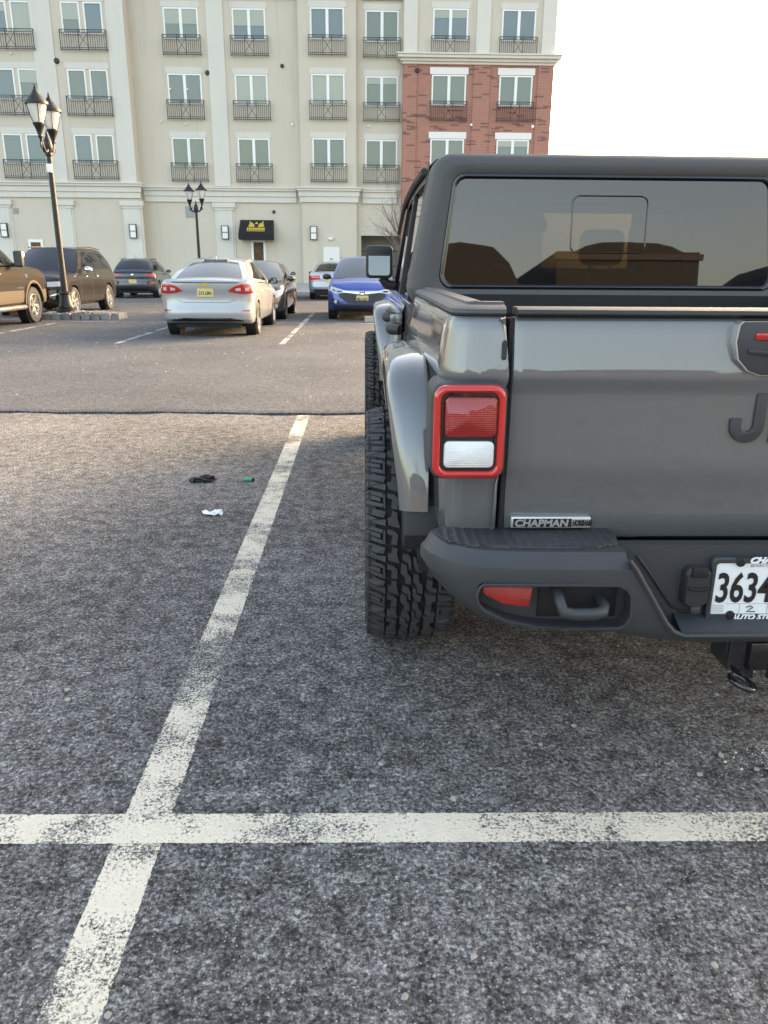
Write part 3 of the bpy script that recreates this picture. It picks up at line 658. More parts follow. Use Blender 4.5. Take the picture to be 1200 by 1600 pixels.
# ================================================================== STREET LAMPS
def make_lamp():
    r = empty('street_lamp')
    MB().lathe([(0.27,0),(0.27,0.05),(0.25,0.06),(0.25,0.10),(0.19,0.13),(0.20,0.17),(0.165,0.24),(0.135,0.36),(0.125,0.48),(0.155,0.50),(0.155,0.53),(0.10,0.56)], 16).build('base', 'dark_iron', r, 40)
    MB().lathe([(0.085,0.55),(0.075,1.2),(0.062,3.6),(0.062,3.80),(0.085,3.82),(0.085,3.87),(0.06,3.90)], 16).build('pole', 'dark_iron', r, 40)
    MB().lathe([(0.06,3.88),(0.10,3.95),(0.11,4.05),(0.085,4.16),(0.05,4.24),(0.028,4.28),(0.035,4.31),(0.02,4.36),(0.0,4.44)], 14).build('finial', 'dark_iron', r, 40)
    for s in (-1, 1):
        a = MB(); P = []
        for t in np.linspace(0, 1, 12): P.append((s*(0.07+0.40*t), 0, 3.95-0.14*math.sin(t*math.pi*0.75)+0.34*t**2.2))
        a.tube(P, [0.045-0.012*t for t in np.linspace(0, 1, 12)], 8)
        Q = [(s*(0.40+0.085*math.cos(u)*(1-u/11)), 0, 4.02+0.075*math.sin(u)*(1-u/11)) for u in np.linspace(-1.2, 5.2, 14)]
        a.tube(Q, 0.022, 6); a.build('arm', 'dark_iron', r, 50)
        L = empty('lantern'); L.parent = r; bpy.data.objects.remove(L)
        l = MB().lathe([(0.035,4.15),(0.055,4.18),(0.05,4.22),(0.07,4.30),(0.115,4.42),(0.135,4.45),(0.135,4.475),(0.10,4.49)], 16, (s*0.47,0,0)).build('lantern', 'dark_iron', r, 40)
        MB().lathe([(0.105,4.478),(0.15,4.60),(0.19,4.74),(0.212,4.875)], 16, (s*0.47,0,0)).build('lantern_glass', 'lantern_glass', l, 40)
        MB().lathe([(0.055,4.48),(0.06,4.62),(0.045,4.72),(0.0,4.76)], 10, (s*0.47,0,0)).build('bulb', 'lamp_white', l, 50)
        w = MB()
        for k in range(4):
            b = k*math.pi/2+0.4; w.tube([(s*0.47+math.cos(b)*x, math.sin(b)*x, z) for x, z in ((0.112,4.478),(0.156,4.60),(0.196,4.74),(0.218,4.88))], 0.007, 5)
        w.build('lantern_ribs', 'dark_iron', l)
        MB().lathe([(0.22,4.872),(0.262,4.880),(0.262,4.945),(0.20,4.961),(0.175,5.011),(0.12,5.082),(0.075,5.136),(0.05,5.206),(0.022,5.222),(0.03,5.245),(0.014,5.269),(0.020,5.292),(0.008,5.316),(0.0,5.354)], 16, (s*0.47,0,0)).build('lantern_roof', 'dark_iron', l, 40)
    return r
LG = 'twin-headed lamp posts of the car park'
lamp = make_lamp(); lamp.location = (-7.60, 20.45, 0.13); lamp.rotation_euler = (0, 0, R(93))
lamp.scale = (1.0, 1.0, 0.965)
tag(lamp, 'black twin-lantern lamp post rising from the stone island beside the brown SUV', 'street lamp', LG)
lamp2 = copy_tree(lamp); lamp2.location = (-8.25, 40.6, 0.2); lamp2.rotation_euler = (0, 0, R(-40)); lamp2.scale = (1, 1, 0.93)
tag(lamp2, 'smaller-looking black twin-lantern lamp post standing on the pavement left of the awning', 'street lamp', LG)
# pole box on the near lamp
MB().rbox(-0.13, -0.06, -0.06, 0.06, 3.42, 3.62, 0.015).build('pole_box', 'white_frame', lamp)

# stone-edged island under the near lamp
isl = empty('planting_island', (-7.1, 20.45, 0), 0, 'low island edged with grey stone blocks and filled with rocks round the lamp', 'island')
st = []
for k in range(3):
    m = MB().rbox(-0.115, 0.115, -0.075, 0.075, -0.03, 0.15, 0.018, 2); m.v = [(x+random.uniform(-.009,.009), y+random.uniform(-.009,.009), z+random.uniform(-.008,.008)) for x, y, z in m.v]
    st.append(m.mesh('border_stone', 'granite', 50))
def stone(x, y, a): inst('border_stone', random.choice(st), isl, (x, y, random.uniform(-.008, .012)), (0, 0, a+random.uniform(-.04, .04)))
for k in range(7): stone(-0.86+k*0.245, -0.42, 0); stone(-0.86+k*0.245, 0.42, 0)
for k in range(3): stone(0.84, -0.25+k*0.245, math.pi/2); stone(-1.0, -0.25+k*0.245, math.pi/2)
rk = MB(); protos = [pebble_verts(1.0) for _ in range(8)]
for i in range(330):
    x = random.uniform(-0.92, 0.76); y = random.uniform(-0.34, 0.34); r_ = random.uniform(0.025, 0.065); vs, fs = random.choice(protos)
    zc = 0.10+0.05*(1-abs(x)/1.1)+random.uniform(0, 0.04); c, s = math.cos(i), math.sin(i)
    rk.add([(x+(v.x*c-v.y*s)*r_, y+(v.x*s+v.y*c)*r_, zc+v.z*r_) for v in vs], fs)
tag(rk.build('island_rocks', 'island_rock', isl), kind='stuff')
MB().box(-0.95, 0.8, -0.38, 0.38, 0, 0.10).build('island_bed', 'island_rock', isl)

# concrete wheel stop before the blue car
ws = MB().prism([(-0.075,0),(-0.07,0.10),(-0.05,0.135),(0.05,0.135),(0.07,0.10),(0.075,0)], 0, 1.83, 'x'); ws.v = [(t, y, z) for (t, y, z) in ws.v]
tag(ws.build('wheel_stop', 'kerb_concrete', smooth=30, origin=None), 'pale concrete wheel stop half hidden behind the grey pickup front fender', 'wheel stop').location = (0.0, 19.75, 0.01)

# ================================================================== BARE TREE
def bare_tree(name, loc, h, seed, label, lean=0.0, levels=5):
    rnd = random.Random(seed); t = empty(name, loc, 0, label, 'tree'); tr = MB(); br = MB()
    def grow(p, d, L, r, lv, mb):
        n = 4; P = [p]; rr = [r]; q_ = p.copy(); dd = d.copy()
        for k in range(n):
            dd = (dd+Vector((rnd.uniform(-1,1), rnd.uniform(-1,1), rnd.uniform(-.3,.8)))*0.12).normalized(); q_ = q_+dd*(L/n); P.append(q_.copy()); rr.append(r*(1-0.42*(k+1)/n))
        mb.tube(P, rr, 6 if lv < 2 else 4, cap=False)
        if lv >= levels: return
        for k in range(3 if lv > 0 else 6):
            a = rnd.uniform(0, 6.283); i = rnd.randint(1 if lv else 2, n); o = dd.orthogonal().normalized(); o.rotate(Matrix.Rotation(a, 3, dd))
            nd = (dd*0.85+o*rnd.uniform(0.45, 0.8)+Vector((0,0,0.15))).normalized(); grow(P[i], nd, L*rnd.uniform(0.55, 0.78), rr[i]*0.6, lv+1, br)
    grow(Vector((0,0,0)), Vector((lean,0,1)).normalized(), h*0.38, h*0.016, 0, tr)
    tr.build('trunk', 'bark', t, 60); br.build('branches', 'bark', t); return t
bare_tree('bare_tree', (2.2, 42.6, 0.27), 6.4, 4, 'leafless young tree before the brick corner of the building', -0.05)

# ================================================================== CARS
def wheel_meshes(key, r, w, rimr, spokes, mat='alloy', split=False):
    """tyre lathe about local X with the outer face at +x; rim with separate spokes"""
    ty = MB().lathe([(rimr, -w/2+0.02), (rimr+0.02, -w/2), (r-0.03, -w/2), (r-0.008, -w/2+0.02), (r, -w/2+0.05)] +
                    [(r-(0.008 if k % 2 else 0.0), -w/2+0.05+(w-0.10)*k/8) for k in range(1, 8)] +
                    [(r, w/2-0.05), (r-0.008, w/2-0.02), (r-0.03, w/2), (rimr+0.02, w/2), (rimr, w/2-0.015)], 40, (0,0,0), 'x', 0, False).mesh(key+'_tyre', 'rubber', 35)
    rm = MB().lathe([(rimr, -w/2+0.03), (rimr, w/2-0.012), (rimr-0.012, w/2-0.010), (rimr-0.022, w/2-0.03), (rimr-0.03, w/2-0.07), (rimr-0.04, -w/2+0.04)], 32, (0,0,0), 'x', 0, False)
    rm.lathe([(0, w/2-0.02), (0.04, w/2-0.02), (0.05, w/2-0.035), (0.05, w/2-0.08)], 14, (0,0,0), 'x')
    for k in range(spokes):
        a = 2*math.pi*k/spokes
        for da in ((-0.09, 0.09) if split else (0,)):
            ca, sa = math.cos(a+da), math.sin(a+da); h = 0.014 if split else 0.026
            r0, r1 = 0.035, rimr-0.015
            V = []
            for rr, hh, xo in ((r0, h*1.3, w/2-0.03), (r1, h, w/2-0.022)):
                for s, xx in ((-1, xo-0.03), (1, xo-0.03), (0.6, xo), (-0.6, xo)):
                    V.append((xx, rr*ca-s*hh*sa, rr*sa+s*hh*ca))
            rm.add(V, [(0,1,5,4),(1,2,6,5),(2,3,7,6),(3,0,4,7),(4,5,6,7)])
    rm = rm.mesh(key+'_rim', mat, 35)
    bk = MB().lathe([(0.0, -0.02), (rimr-0.035, -0.02), (rimr-0.035, -0.03), (0.0, -0.03)], 20, (0,0,0), 'x').mesh(key+'_disc', 'under_black')
    return ty, rm, bk

class Car:
    def __init__(c, name, loc, rz, L, W, zb, top, belt, rear, front, side, paint, wheels, arch, label, cat='car', crown=0.05, group='cars parked in the lot'):
        """local +y is forward. top: [(y,z)] edge height of the lower body; rear/front: (e, n, profile); side: profile [(v, inset)]"""
        c.L, c.W, c.top, c.zb = L, W, top, zb
        c.root = empty(name, loc, rz, label, cat, group); c.paint = paint
        pts = []
        (er, nr, pr), (ef, nf, pf) = rear, front
        for t in np.linspace(math.pi/2-0.04, 0, 15): pts.append((W/2*math.cos(t)**(2/nr), -L/2+er-er*math.sin(t)**(2/nr)))
        for y in np.linspace(-L/2+er, L/2-ef, 30)[1:-1]: pts.append((W/2, y))
        for t in np.linspace(0, math.pi/2-0.04, 15): pts.append((W/2*math.cos(t)**(2/nf), L/2-ef+ef*math.sin(t)**(2/nf)))
        P = np.array(pts); T = np.gradient(P, axis=0); T /= np.linalg.norm(T, axis=1)[:, None]; N = np.stack([T[:, 1], -T[:, 0]], 1)
        c.v = np.array([0, .03, .08, .18, .30, .42, .54, .66, .76, .86, .94, 1.0])
        S = np.zeros((len(P), len(c.v), 3))
        for i in range(len(P)):
            zt = interp(P[i, 1], top); z0 = interp(P[i, 1], zb)
            wr = max(0, -N[i, 1])**1.5; wf = max(0, N[i, 1])**1.5; ws = max(0.0, 1-wr-wf)
            for k, v in enumerate(c.v):
                o = ws*interp(v, side)+wr*interp(v, pr)+wf*interp(v, pf)
                S[i, k] = (max(0.004, P[i, 0]-N[i, 0]*o), P[i, 1]-N[i, 1]*o, z0+(zt-z0)*v)
        c.S = S
        c.sr = np.concatenate([[0], np.cumsum(np.linalg.norm(np.diff(P, axis=0), axis=1))])+P[0, 0]; c.tot = c.sr[-1]+P[-1, 0]
        rings = []
        for i in range(len(P)):
            right = [tuple(S[i, k]) for k in range(len(c.v))]; left = [(-x, y, z) for x, y, z in right[::-1]]
            e = S[i, -1]; cr = crown*(P[i, 0]/(W/2))**2
            topr = [(e[0]*f, e[1], e[2]+cr*(1-f*f)) for f in (0.8, 0.5, 0.2, -0.2, -0.5, -0.8)]
            rings.append(right+topr+left)
        m = MB().loft(rings, True); nk = len(c.v); nr_ = len(rings[0])
        for base in (0, (len(rings)-1)*nr_):
            for k in range(nk-1): m.f.append((base+k, base+k+1, base+nr_-2-k, base+nr_-1-k))
            m.f.append(tuple(base+j for j in range(nk-1, nr_-nk+1)))
        c.body = m.build('body', paint, c.root, 32)
        ry, fy, wr_ = arch[0], arch[1], arch[2]
        cut = MB()
        for y in (ry, fy):
            for s in (-1, 1): cut.lathe([(wr_, 0), (wr_, 0.6)], 40, (W/2-0.25 if s > 0 else -W/2-0.35, y, arch[3]), 'x')
        boolean(c.body, cut)
        ln = 0
        for y in (ry, fy):
            for s in (-1, 1):
                MB().lathe([(0.02, 0.0), (wr_-0.004, 0.0), (wr_-0.004, 0.21), (wr_-0.012, 0.21), (wr_-0.012, 0.012), (0.02, 0.012)], 36, (W/2-0.245 if s > 0 else -W/2+0.245-0.0, y, arch[3]), 'x').build('wheel_liner', 'under_black', c.root) if s > 0 else \
                MB().lathe([(0.02, 0.0), (wr_-0.004, 0.0), (wr_-0.004, -0.21), (wr_-0.012, -0.21), (wr_-0.012, -0.012), (0.02, -0.012)], 36, (-W/2+0.245, y, arch[3]), 'x').build('wheel_liner', 'under_black', c.root)
        ty, rm, bk = wheels; tw = arch[4]
        for y in (ry, fy):
            for s in (-1, 1):
                o = inst('wheel', ty, c.root, (s*(W/2-tw), y, arch[3]), (random.uniform(0, 6), 0, 0 if s > 0 else math.pi)); inst('rim', rm, o); inst('brake_disc', bk, o)
        zz = interp(0, zb)
        MB().box(-W/2+0.28, W/2-0.28, -L/2+0.25, L/2-0.25, zz-0.05, zz+0.06).tube([(-W/2+0.2, ry, arch[3]), (W/2-0.2, ry, arch[3])], 0.05, 8).build('underbody', 'under_black', c.root)
    # ---- point on the body skin: s metres from the rear (or front) centre line along the skin, height z
    def skin(c, end, s, z, off=0.0):
        sg = 1 if s >= 0 else -1; a = abs(s); a = c.tot-a if end == 'front' else a
        a = min(max(a, c.sr[0]), c.sr[-1]-1e-4); i = int(np.searchsorted(c.sr, a)-1); i = min(max(i, 0), len(c.sr)-2)
        f = (a-c.sr[i])/(c.sr[i+1]-c.sr[i])
        col = c.S[i]*(1-f)+c.S[i+1]*f
        zz = min(max(z, col[0, 2]+1e-4), col[-1, 2]-1e-4)
        p = np.array([np.interp(zz, col[:, 2], col[:, 0]), np.interp(zz, col[:, 2], col[:, 1]), zz])
        if abs(s) < c.sr[0]: p[0] = abs(s)
        t = c.S[i+1, 5]-c.S[i, 5]; n = np.array([t[1], -t[0], 0]); n /= np.linalg.norm(n)+1e-9
        if a < 0.35 and end == 'rear' and abs(s) < 0.3: n = np.array([0, -1, 0])
        if end == 'front' and abs(s) < 0.3: n = np.array([0, 1, 0])
        p = p+n*off; return (p[0]*sg, p[1], p[2])
    def patch(c, name, mat, end, s0, s1, lo, hi, off=0.006, parent=None, n=10, m=4, thick=0.02):
        """raised patch on the skin; lo, hi are heights or [(t, z)] curves over t in 0..1"""
        lo = [(0, lo), (1, lo)] if isinstance(lo, (int, float)) else lo; hi = [(0, hi), (1, hi)] if isinstance(hi, (int, float)) else hi
        O, I = [], []
        for j in range(n+1):
            t = j/n; s = s0+(s1-s0)*t; a, b = interp(t, lo), interp(t, hi)
            for k in range(m+1):
                z = a+(b-a)*k/m; e = 0.0
                O.append(c.skin(end, s, z, off)); I.append(c.skin(end, s, z, off-thick))
        return c._slab(name, mat, O, I, n, m, parent)
    def _slab(c, name, mat, O, I, n, m, parent=None):
        K = len(O); F = []
        id_ = lambda j, k: j*(m+1)+k
        for j in range(n):
            for k in range(m):
                F.append((id_(j,k), id_(j+1,k), id_(j+1,k+1), id_(j,k+1))); F.append((K+id_(j,k), K+id_(j,k+1), K+id_(j+1,k+1), K+id_(j+1,k)))
        for j in range(n):
            for k in (0, m): F.append((id_(j,k), id_(j+1,k), K+id_(j+1,k), K+id_(j,k)))
        for k in range(m):
            for j in (0, n): F.append((id_(j,k), id_(j,k+1), K+id_(j,k+1), K+id_(j,k)))
        return MB().add(O+I, F).build(name, mat, parent or c.root, 40)
    def both(c, name, mat, end, s0, s1, lo, hi, **k):
        c.patch(name, mat, end, s0, s1, lo, hi, **k); return c.patch(name, mat, end, -s0, -s1, lo, hi, **k)
    # ---- greenhouse
    def cabin(c, yr0, yr1, yf1, yf0, zr0, zf0, zr1, zf1, wb, wt, bow=0.10, glass='car_glass', crown=0.05, rearwin=(0.10, 0.92, 0.9), frontwin=(0.04, 0.95, 0.94), sides=(), roof_mat=None):
        """base runs yr0..yf0 at the belt, roof yr1..yf1; wb, wt = half widths (rear, front) at belt and roof"""
        def bl(a, b, t): return tuple(a[i]+(b[i]-a[i])*t for i in range(3))
        c.cr = dict(b=((wb[0], yr0, zr0), (wb[1], yf0, zf0)), t=((wt[0], yr1, zr1), (wt[1], yf1, zf1)))
        (br, bf), (tr, tf) = c.cr['b'], c.cr['t']
        def side(u, v, off=0):
            p = bl(bl(br, bf, u), bl(tr, tf, u), v); bul = 0.03*math.sin(math.pi*min(1, max(0, v)))+0.03*math.sin(math.pi*min(1, max(0, u)))
            return (p[0]+bul+off, p[1], p[2]+0.045*math.sin(math.pi*min(1, max(0, u)))*v)
        def rearf(u, v, off=0):
            p = bl(bl((-br[0], br[1], br[2]), br, u), bl((-tr[0], tr[1], tr[2]), tr, u), v); k = 4*u*(1-u)
            return (p[0]+(2*u-1)*0.03*math.sin(math.pi*v), p[1]-bow*0.6*k-off-0.04*math.sin(math.pi*v), p[2]+(crown*k*v)+0.02*k*(1-v)+off*0.3)
        def frontf(u, v, off=0):
            p = bl(bl((-bf[0], bf[1], bf[2]), bf, u), bl((-tf[0], tf[1], tf[2]), tf, u), v); k = 4*u*(1-u)
            return (p[0]+(2*u-1)*0.03*math.sin(math.pi*v), p[1]+bow*k+off+0.03*math.sin(math.pi*v), p[2]+crown*k*v+0.02*k*(1-v)+off*0.4)
        def grid(mb, fn, n, m, off=0, flip=False):
            V = [fn(i/n, k/m, off) for i in range(n+1) for k in range(m+1)]
            F = [(i*(m+1)+k, (i+1)*(m+1)+k, (i+1)*(m+1)+k+1, i*(m+1)+k+1) for i in range(n) for k in range(m)]; mb.add(V, F)
        sh = MB(); grid(sh, side, 14, 6); grid(sh, lambda u, v, o: (-side(u, v, o)[0],)+side(u, v, o)[1:], 14, 6); grid(sh, rearf, 12, 6); grid(sh, frontf, 12, 6)
        # roof
        V = []; n, m = 14, 12
        for i in range(n+1):
            u = i/n; s = side(u, 1.0); 
            for k in range(m+1):
                f = 2*k/m-1; w_ = s[0]; yb = (1-f*f)*(-bow*0.6 if u < 0.5 else bow)*(abs(2*u-1)**3)
                V.append((f*w_, s[1]+yb, s[2]+crown*(1-f*f)))
        sh.add(V, [(i*(m+1)+k, (i+1)*(m+1)+k, (i+1)*(m+1)+k+1, i*(m+1)+k+1) for i in range(n) for k in range(m)])
        bm_ = sh.build('cabin', c.paint, c.root, 35)
        def pane(name, fn, poly4, off=0.006, mat=glass, n=10, m=6):
            O, I = [], []
            for j in range(n+1):
                for k in range(m+1):
                    a, b = j/n, k/m
                    u = (poly4[0][0]*(1-a)+poly4[1][0]*a)*(1-b)+(poly4[3][0]*(1-a)+poly4[2][0]*a)*b
                    v = (poly4[0][1]*(1-a)+poly4[1][1]*a)*(1-b)+(poly4[3][1]*(1-a)+poly4[2][1]*a)*b
                    O.append(fn(u, v, off)); I.append(fn(u, v, off-0.012))
            return c._slab(name, mat, O, I, n, m)
        a, b, f = rearwin; e = (1-f)/2
        if b > a: pane('rear_window', rearf, ((e, a), (1-e, a), (1-e*1.4, b), (e*1.4, b)))
        a, b, f = frontwin; e = (1-f)/2; pane('windshield', frontf, ((e, a), (1-e, a), (1-e*1.2, b), (e*1.2, b)))
        for poly in sides:
            for s in (1, -1): pane('side_window', (lambda u, v, o, s=s: (s*side(u, v, o)[0],)+side(u, v, o)[1:]), poly, 0.005, glass if glass != 'car_glass_pale' else 'car_glass')
        c.side, c.rearf, c.frontf = side, rearf, frontf
    def mirrors(c, y, z, mat, x=None, r=(0.11, 0.07, 0.08)):
        x = x or c.W/2
        for s in (-1, 1):
            bm = bmesh.new(); bmesh.ops.create_uvsphere(bm, u_segments=14, v_segments=8, radius=1)
            for v in bm.verts: v.co = Vector((s*(x+0.07)+v.co.x*r[0], y+(max(v.co.y, -0.35))*r[1]*1.4, z+v.co.z*r[2]*(1 if v.co.z > 0 else 0.8)))
            o = MB().bm(bm).tube([(s*(x-0.06), y+0.01, z-0.03), (s*(x+0.04), y+0.01, z-0.02)], 0.025, 6).build('wing_mirror', mat, c.root, 40)
            MB().lathe([(0.0, -0.002), (r[2]*0.85, -0.002), (r[2]*0.85, 0.004)], 14, (s*(x+0.07), y-0.35*r[1]*1.4-0.003, z), 'y').build('mirror_glass', 'mirror_face', o)
    def handles(c, ys, z, mat):
        for y in ys:
            for s in (-1, 1): MB().rbox(s*(c.W/2-0.015)-0.02, s*(c.W/2-0.015)+0.02, y-0.10, y+0.10, z-0.015, z+0.015, 0.012).build('door_handle', mat, c.root, 40)
    def seams(c, ys, z0, z1, rear=0.0):
        """door shut lines: thin dark strips lying in the skin"""
        for y in ys:
            a = y-(c.S[14, 5][1])+c.sr[14]
            for s in (-1, 1): c.patch('door_seam', 'under_black', 'rear', s*a, s*(a+0.012), z0, z1, off=0.0015, n=1, m=8, thick=0.004)
    def plate(c, end, z, text, mat='plate_yellow', y=None, w=0.305, h=0.155, ink='ink'):
        p = c.skin(end, 0.0, z, 0.012); sg = -1 if end == 'rear' else 1; y = p[1] if y is None else y
        o = MB().rbox(-w/2, w/2, y-0.006, y+0.006, z-h/2, z+h/2, 0.004, 1).build('license_plate', mat, c.root)
        if text: text_obj('plate_number', text, 0.085, ink, o, (0, y+sg*0.0075, z-0.035), (R(90), 0, 0 if sg < 0 else math.pi), 0.001, 0.78, 0, 0.002, 'CENTER')
        return o

W1 = wheel_meshes('alloy_wheel', 0.325, 0.215, 0.225, 5, 'alloy', True)
W2 = wheel_meshes('suv_wheel', 0.375, 0.25, 0.255, 5, 'alloy', True)
W3 = wheel_meshes('truck_wheel', 0.415, 0.275, 0.255, 6, 'alloy', True)
W4 = wheel_meshes('dark_wheel', 0.33, 0.215, 0.22, 5, 'dark_alloy', True)
SIDE = [(0, .10), (.03, .06), (.08, .035), (.18, .02), (.42, .012), (.6, .0), (.76, .006), (.86, .018), (.94, .04), (1, .075)]

# --- silver sedan seen from behind
c = Car('parked_sedan', (-3.02, 17.45, 0), 0, 4.55, 1.80, [(-2.3, .30), (-1.9, .24), (1.9, .22), (2.3, .24)],
        [(-2.28, 1.05), (-1.9, 1.07), (-1.2, 1.02), (-.5, .98), (.9, .96), (1.1, .95), (1.8, .84), (2.28, .66)], None,
        (.42, 3.2, [(0, .10), (.08, .02), (.2, .0), (.32, .02), (.40, .045), (.46, .05), (.62, .065), (.78, .05), (.9, .04), (.96, .05), (1, .09)]),
        (.7, 2.6, [(0, .1), (.1, .02), (.4, .0), (.7, .03), (1, .16)]), SIDE, 'paint_silver', W1, (-1.42, 1.28, .365, .325, .115),
        'silver sedan seen from behind with red tail lamps and a yellow plate')
c.cabin(-1.85, -.82, .25, 1.12, 1.04, .95, 1.40, 1.42, (.76, .82), (.55, .57), .10, 'car_glass_pale', .05, (.10, .93, .86), (.04, .95, .93),
        (((.19, .16), (.50, .12), (.49, .88), (.31, .88)), ((.52, .12), (.93, .10), (.86, .86), (.515, .88))))
tl = [(0, .86), (.25, .83), (.6, .81), (1, .83)]; th = [(0, .875), (.2, .95), (.5, 1.0), (1, .99)]
c.both('tail_lamp', 'lens_red', 'rear', .44, .98, tl, th, off=.014, n=14)
c.both('tail_lamp_insert', 'lens_clear', 'rear', .58, .68, [(0, .875), (1, .87)], [(0, .915), (1, .93)], off=.018, n=3)
c.both('tail_lamp_insert', 'lens_clear', 'rear', .77, .86, [(0, .87), (1, .87)], [(0, .93), (1, .935)], off=.018, n=3)
c.patch('plate_recess', 'paint_grey_silver', 'rear', -.47, .47, [(0, .86), (.25, .735), (.75, .735), (1, .86)], [(0, .90), (.5, .915), (1, .90)], off=.002, n=16, thick=.004)
c.patch('trunk_lip', c.paint, 'rear', -.66, .66, 1.03, [(0, 1.045), (.5, 1.06), (1, 1.045)], off=.035, n=16, thick=.06)
c.both('bumper_reflector', 'lens_red', 'rear', .68, .86, [(0, .50), (1, .485)], [(0, .515), (1, .53)], off=.005, n=4)
c.patch('lower_valance', 'under_black', 'rear', -.72, .72, .305, [(0, .32), (.15, .37), (.85, .37), (1, .32)], off=.002, n=16, thick=.01)
c.patch('trunk_seam', 'under_black', 'rear', -.55, .55, [(0, .70), (.1, .655), (.9, .655), (1, .70)], [(0, .708), (.1, .662), (.9, .662), (1, .708)], off=.002, n=20, thick=.004)
c.plate('rear', .835, '213 LBN')
p = c.skin('rear', 0, .985, .0)
b = MB().prism([(-.085,-.018),(-.03,-.018),(-.03,-.03),(.03,-.03),(.03,-.018),(.095,-.018),(.085,.018),(.03,.018),(.03,.03),(-.03,.03),(-.03,.018),(-.095,.018)], p[1]-.012, p[1]+.01).move(0, 0, .985); b.build('emblem', 'awning_gold', c.root)
c.mirrors(.72, 1.0, 'trim_black', .90); c.handles((-.75, .30), .83, c.paint); c.seams((-.90, .18, 1.02), .40, .95)
MB().prism([(-1.05,0),(-.92,0),(-.90,.06),(-.93,.075)], -.012, .012, 'x').move(0, 0.05, 1.445).build('roof_fin', c.paint, c.root)
p = c.rearf(.5, .97, .004)
MB().rbox(-.24, .24, p[1]-.012, p[1]+.02, p[2]-.022, p[2]+.006, .006).build('brake_light', 'gloss_black', c.root)

# --- blue crossover facing the camera
c = Car('parked_crossover', (-.06, 22.35, 0), math.pi, 4.30, 1.78, [(-2.15, .32), (-1.8, .24), (1.8, .23), (2.15, .26)],
        [(-2.15, 1.02), (-1.0, 1.03), (.6, 1.0), (1.05, 1.0), (1.7, .93), (2.15, .80)], None,
        (.42, 3.2, [(0, .08), (.2, .0), (.6, .02), (1, .10)]), (.62, 2.7, [(0, .10), (.06, .05), (.15, .01), (.3, .0), (.45, .015), (.6, .04), (.75, .06), (.88, .08), (1, .15)]),
        SIDE, 'paint_blue', W2, (-1.30, 1.31, .40, .35, .125), 'bright blue crossover facing the camera with a chrome grille bar', 'car', .06)
c.cabin(-2.0, -1.55, .15, 1.10, 1.02, 1.0, 1.50, 1.51, (.76, .80), (.56, .58), .11, 'car_glass_pale', .05, (.25, .92, .86), (.03, .95, .95),
        (((.15, .15), (.46, .12), (.46, .86), (.22, .86)), ((.48, .12), (.90, .10), (.84, .86), (.48, .88))))
c.both('headlamp', 'lens_clear', 'front', .46, .94, [(0, .69), (.5, .66), (1, .74)], [(0, .745), (.4, .785), (1, .84)], off=.012, n=10)
c.both('headlamp_insert', 'gloss_black', 'front', .56, .70, [(0, .70), (1, .695)], [(0, .735), (1, .74)], off=.016, n=4)
c.both('headlamp_insert', 'gloss_black', 'front', .74, .86, [(0, .71), (1, .735)], [(0, .75), (1, .78)], off=.016, n=4)
c.patch('grille_bar', 'chrome', 'front', -.50, .50, [(0, .70), (.5, .645), (1, .70)], [(0, .745), (.5, .735), (1, .745)], off=.022, n=14)
c.patch('grille', 'trim_black', 'front', -.62, .62, [(0, .60), (.2, .43), (.8, .43), (1, .60)], [(0, .70), (.5, .675), (1, .70)], off=.008, n=14)
c.patch('lower_intake', 'trim_black', 'front', -.84, .84, .27, [(0, .35), (.2, .40), (.8, .40), (1, .35)], off=.006, n=16)
c.both('fog_recess', 'trim_black', 'front', .60, .86, [(0, .42), (1, .40)], [(0, .50), (1, .55)], off=.008, n=6)
for s in (-1, 1):
    p = c.skin('front', s*.70, .465, .012); MB().lathe([(0, .02), (.045, .015), (.045, -.01)], 14, p, 'y').build('fog_lamp', 'lens_clear', c.root, 40)
c.plate('front', .545, 'M21 HJW')
p = c.skin('front', 0, .70, .03)
e = MB()
for s in (-1, 1): e.prism([(s*.075, -.055), (s*.05, -.055), (s*.042, .055), (s*.067, .055)], p[1]-.004, p[1]+.012)
e.box(-.05, .05, p[1]-.003, p[1]+.011, -.010, .012).move(0, 0, .705).build('emblem', 'chrome', c.root)
c.mirrors(.62, 1.05, 'trim_black', .89, (.12, .075, .085)); c.handles((-.30,), .90, c.paint); c.seams((-.85, .05, .95), .42, .96)
MB().tube([(-.60, -1.35, 1.53), (-.62, -.6, 1.575), (-.60, .05, 1.55)], .016, 6).mirror().build('roof_rail', 'chrome', c.root, 50)

# --- dark charcoal hatchback facing the camera, beyond the silver sedan
c = Car('parked_hatchback', (-2.92, 22.05, 0), math.pi, 4.35, 1.80, [(-2.17, .30), (-1.8, .23), (1.8, .20), (2.17, .22)],
        [(-2.17, 1.0), (-1.0, .98), (.7, .95), (1.1, .94), (1.7, .85), (2.17, .70)], None,
        (.42, 3.0, [(0, .08), (.2, .0), (.6, .02), (1, .10)]), (.66, 2.5, [(0, .10), (.1, .01), (.4, .0), (.7, .04), (1, .14)]),
        SIDE, 'paint_charcoal', W4, (-1.30, 1.30, .37, .325, .12), 'dark charcoal hatchback facing the camera, partly behind the silver sedan', 'car')
c.cabin(-1.9, -1.2, .15, 1.15, .99, .94, 1.36, 1.38, (.74, .80), (.54, .57), .11, 'car_glass_pale', .05, (.15, .92, .86), (.03, .95, .94),
        (((.15, .15), (.47, .12), (.47, .86), (.24, .86)), ((.49, .12), (.91, .10), (.85, .86), (.49, .88))))
c.both('headlamp', 'lens_clear', 'front', .52, .98, [(0, .56), (.5, .55), (1, .66)], [(0, .64), (.5, .72), (1, .76)], off=.012, n=10)
c.patch('grille', 'trim_black', 'front', -.42, .42, [(0, .48), (.5, .44), (1, .48)], .66, off=.008, n=12)
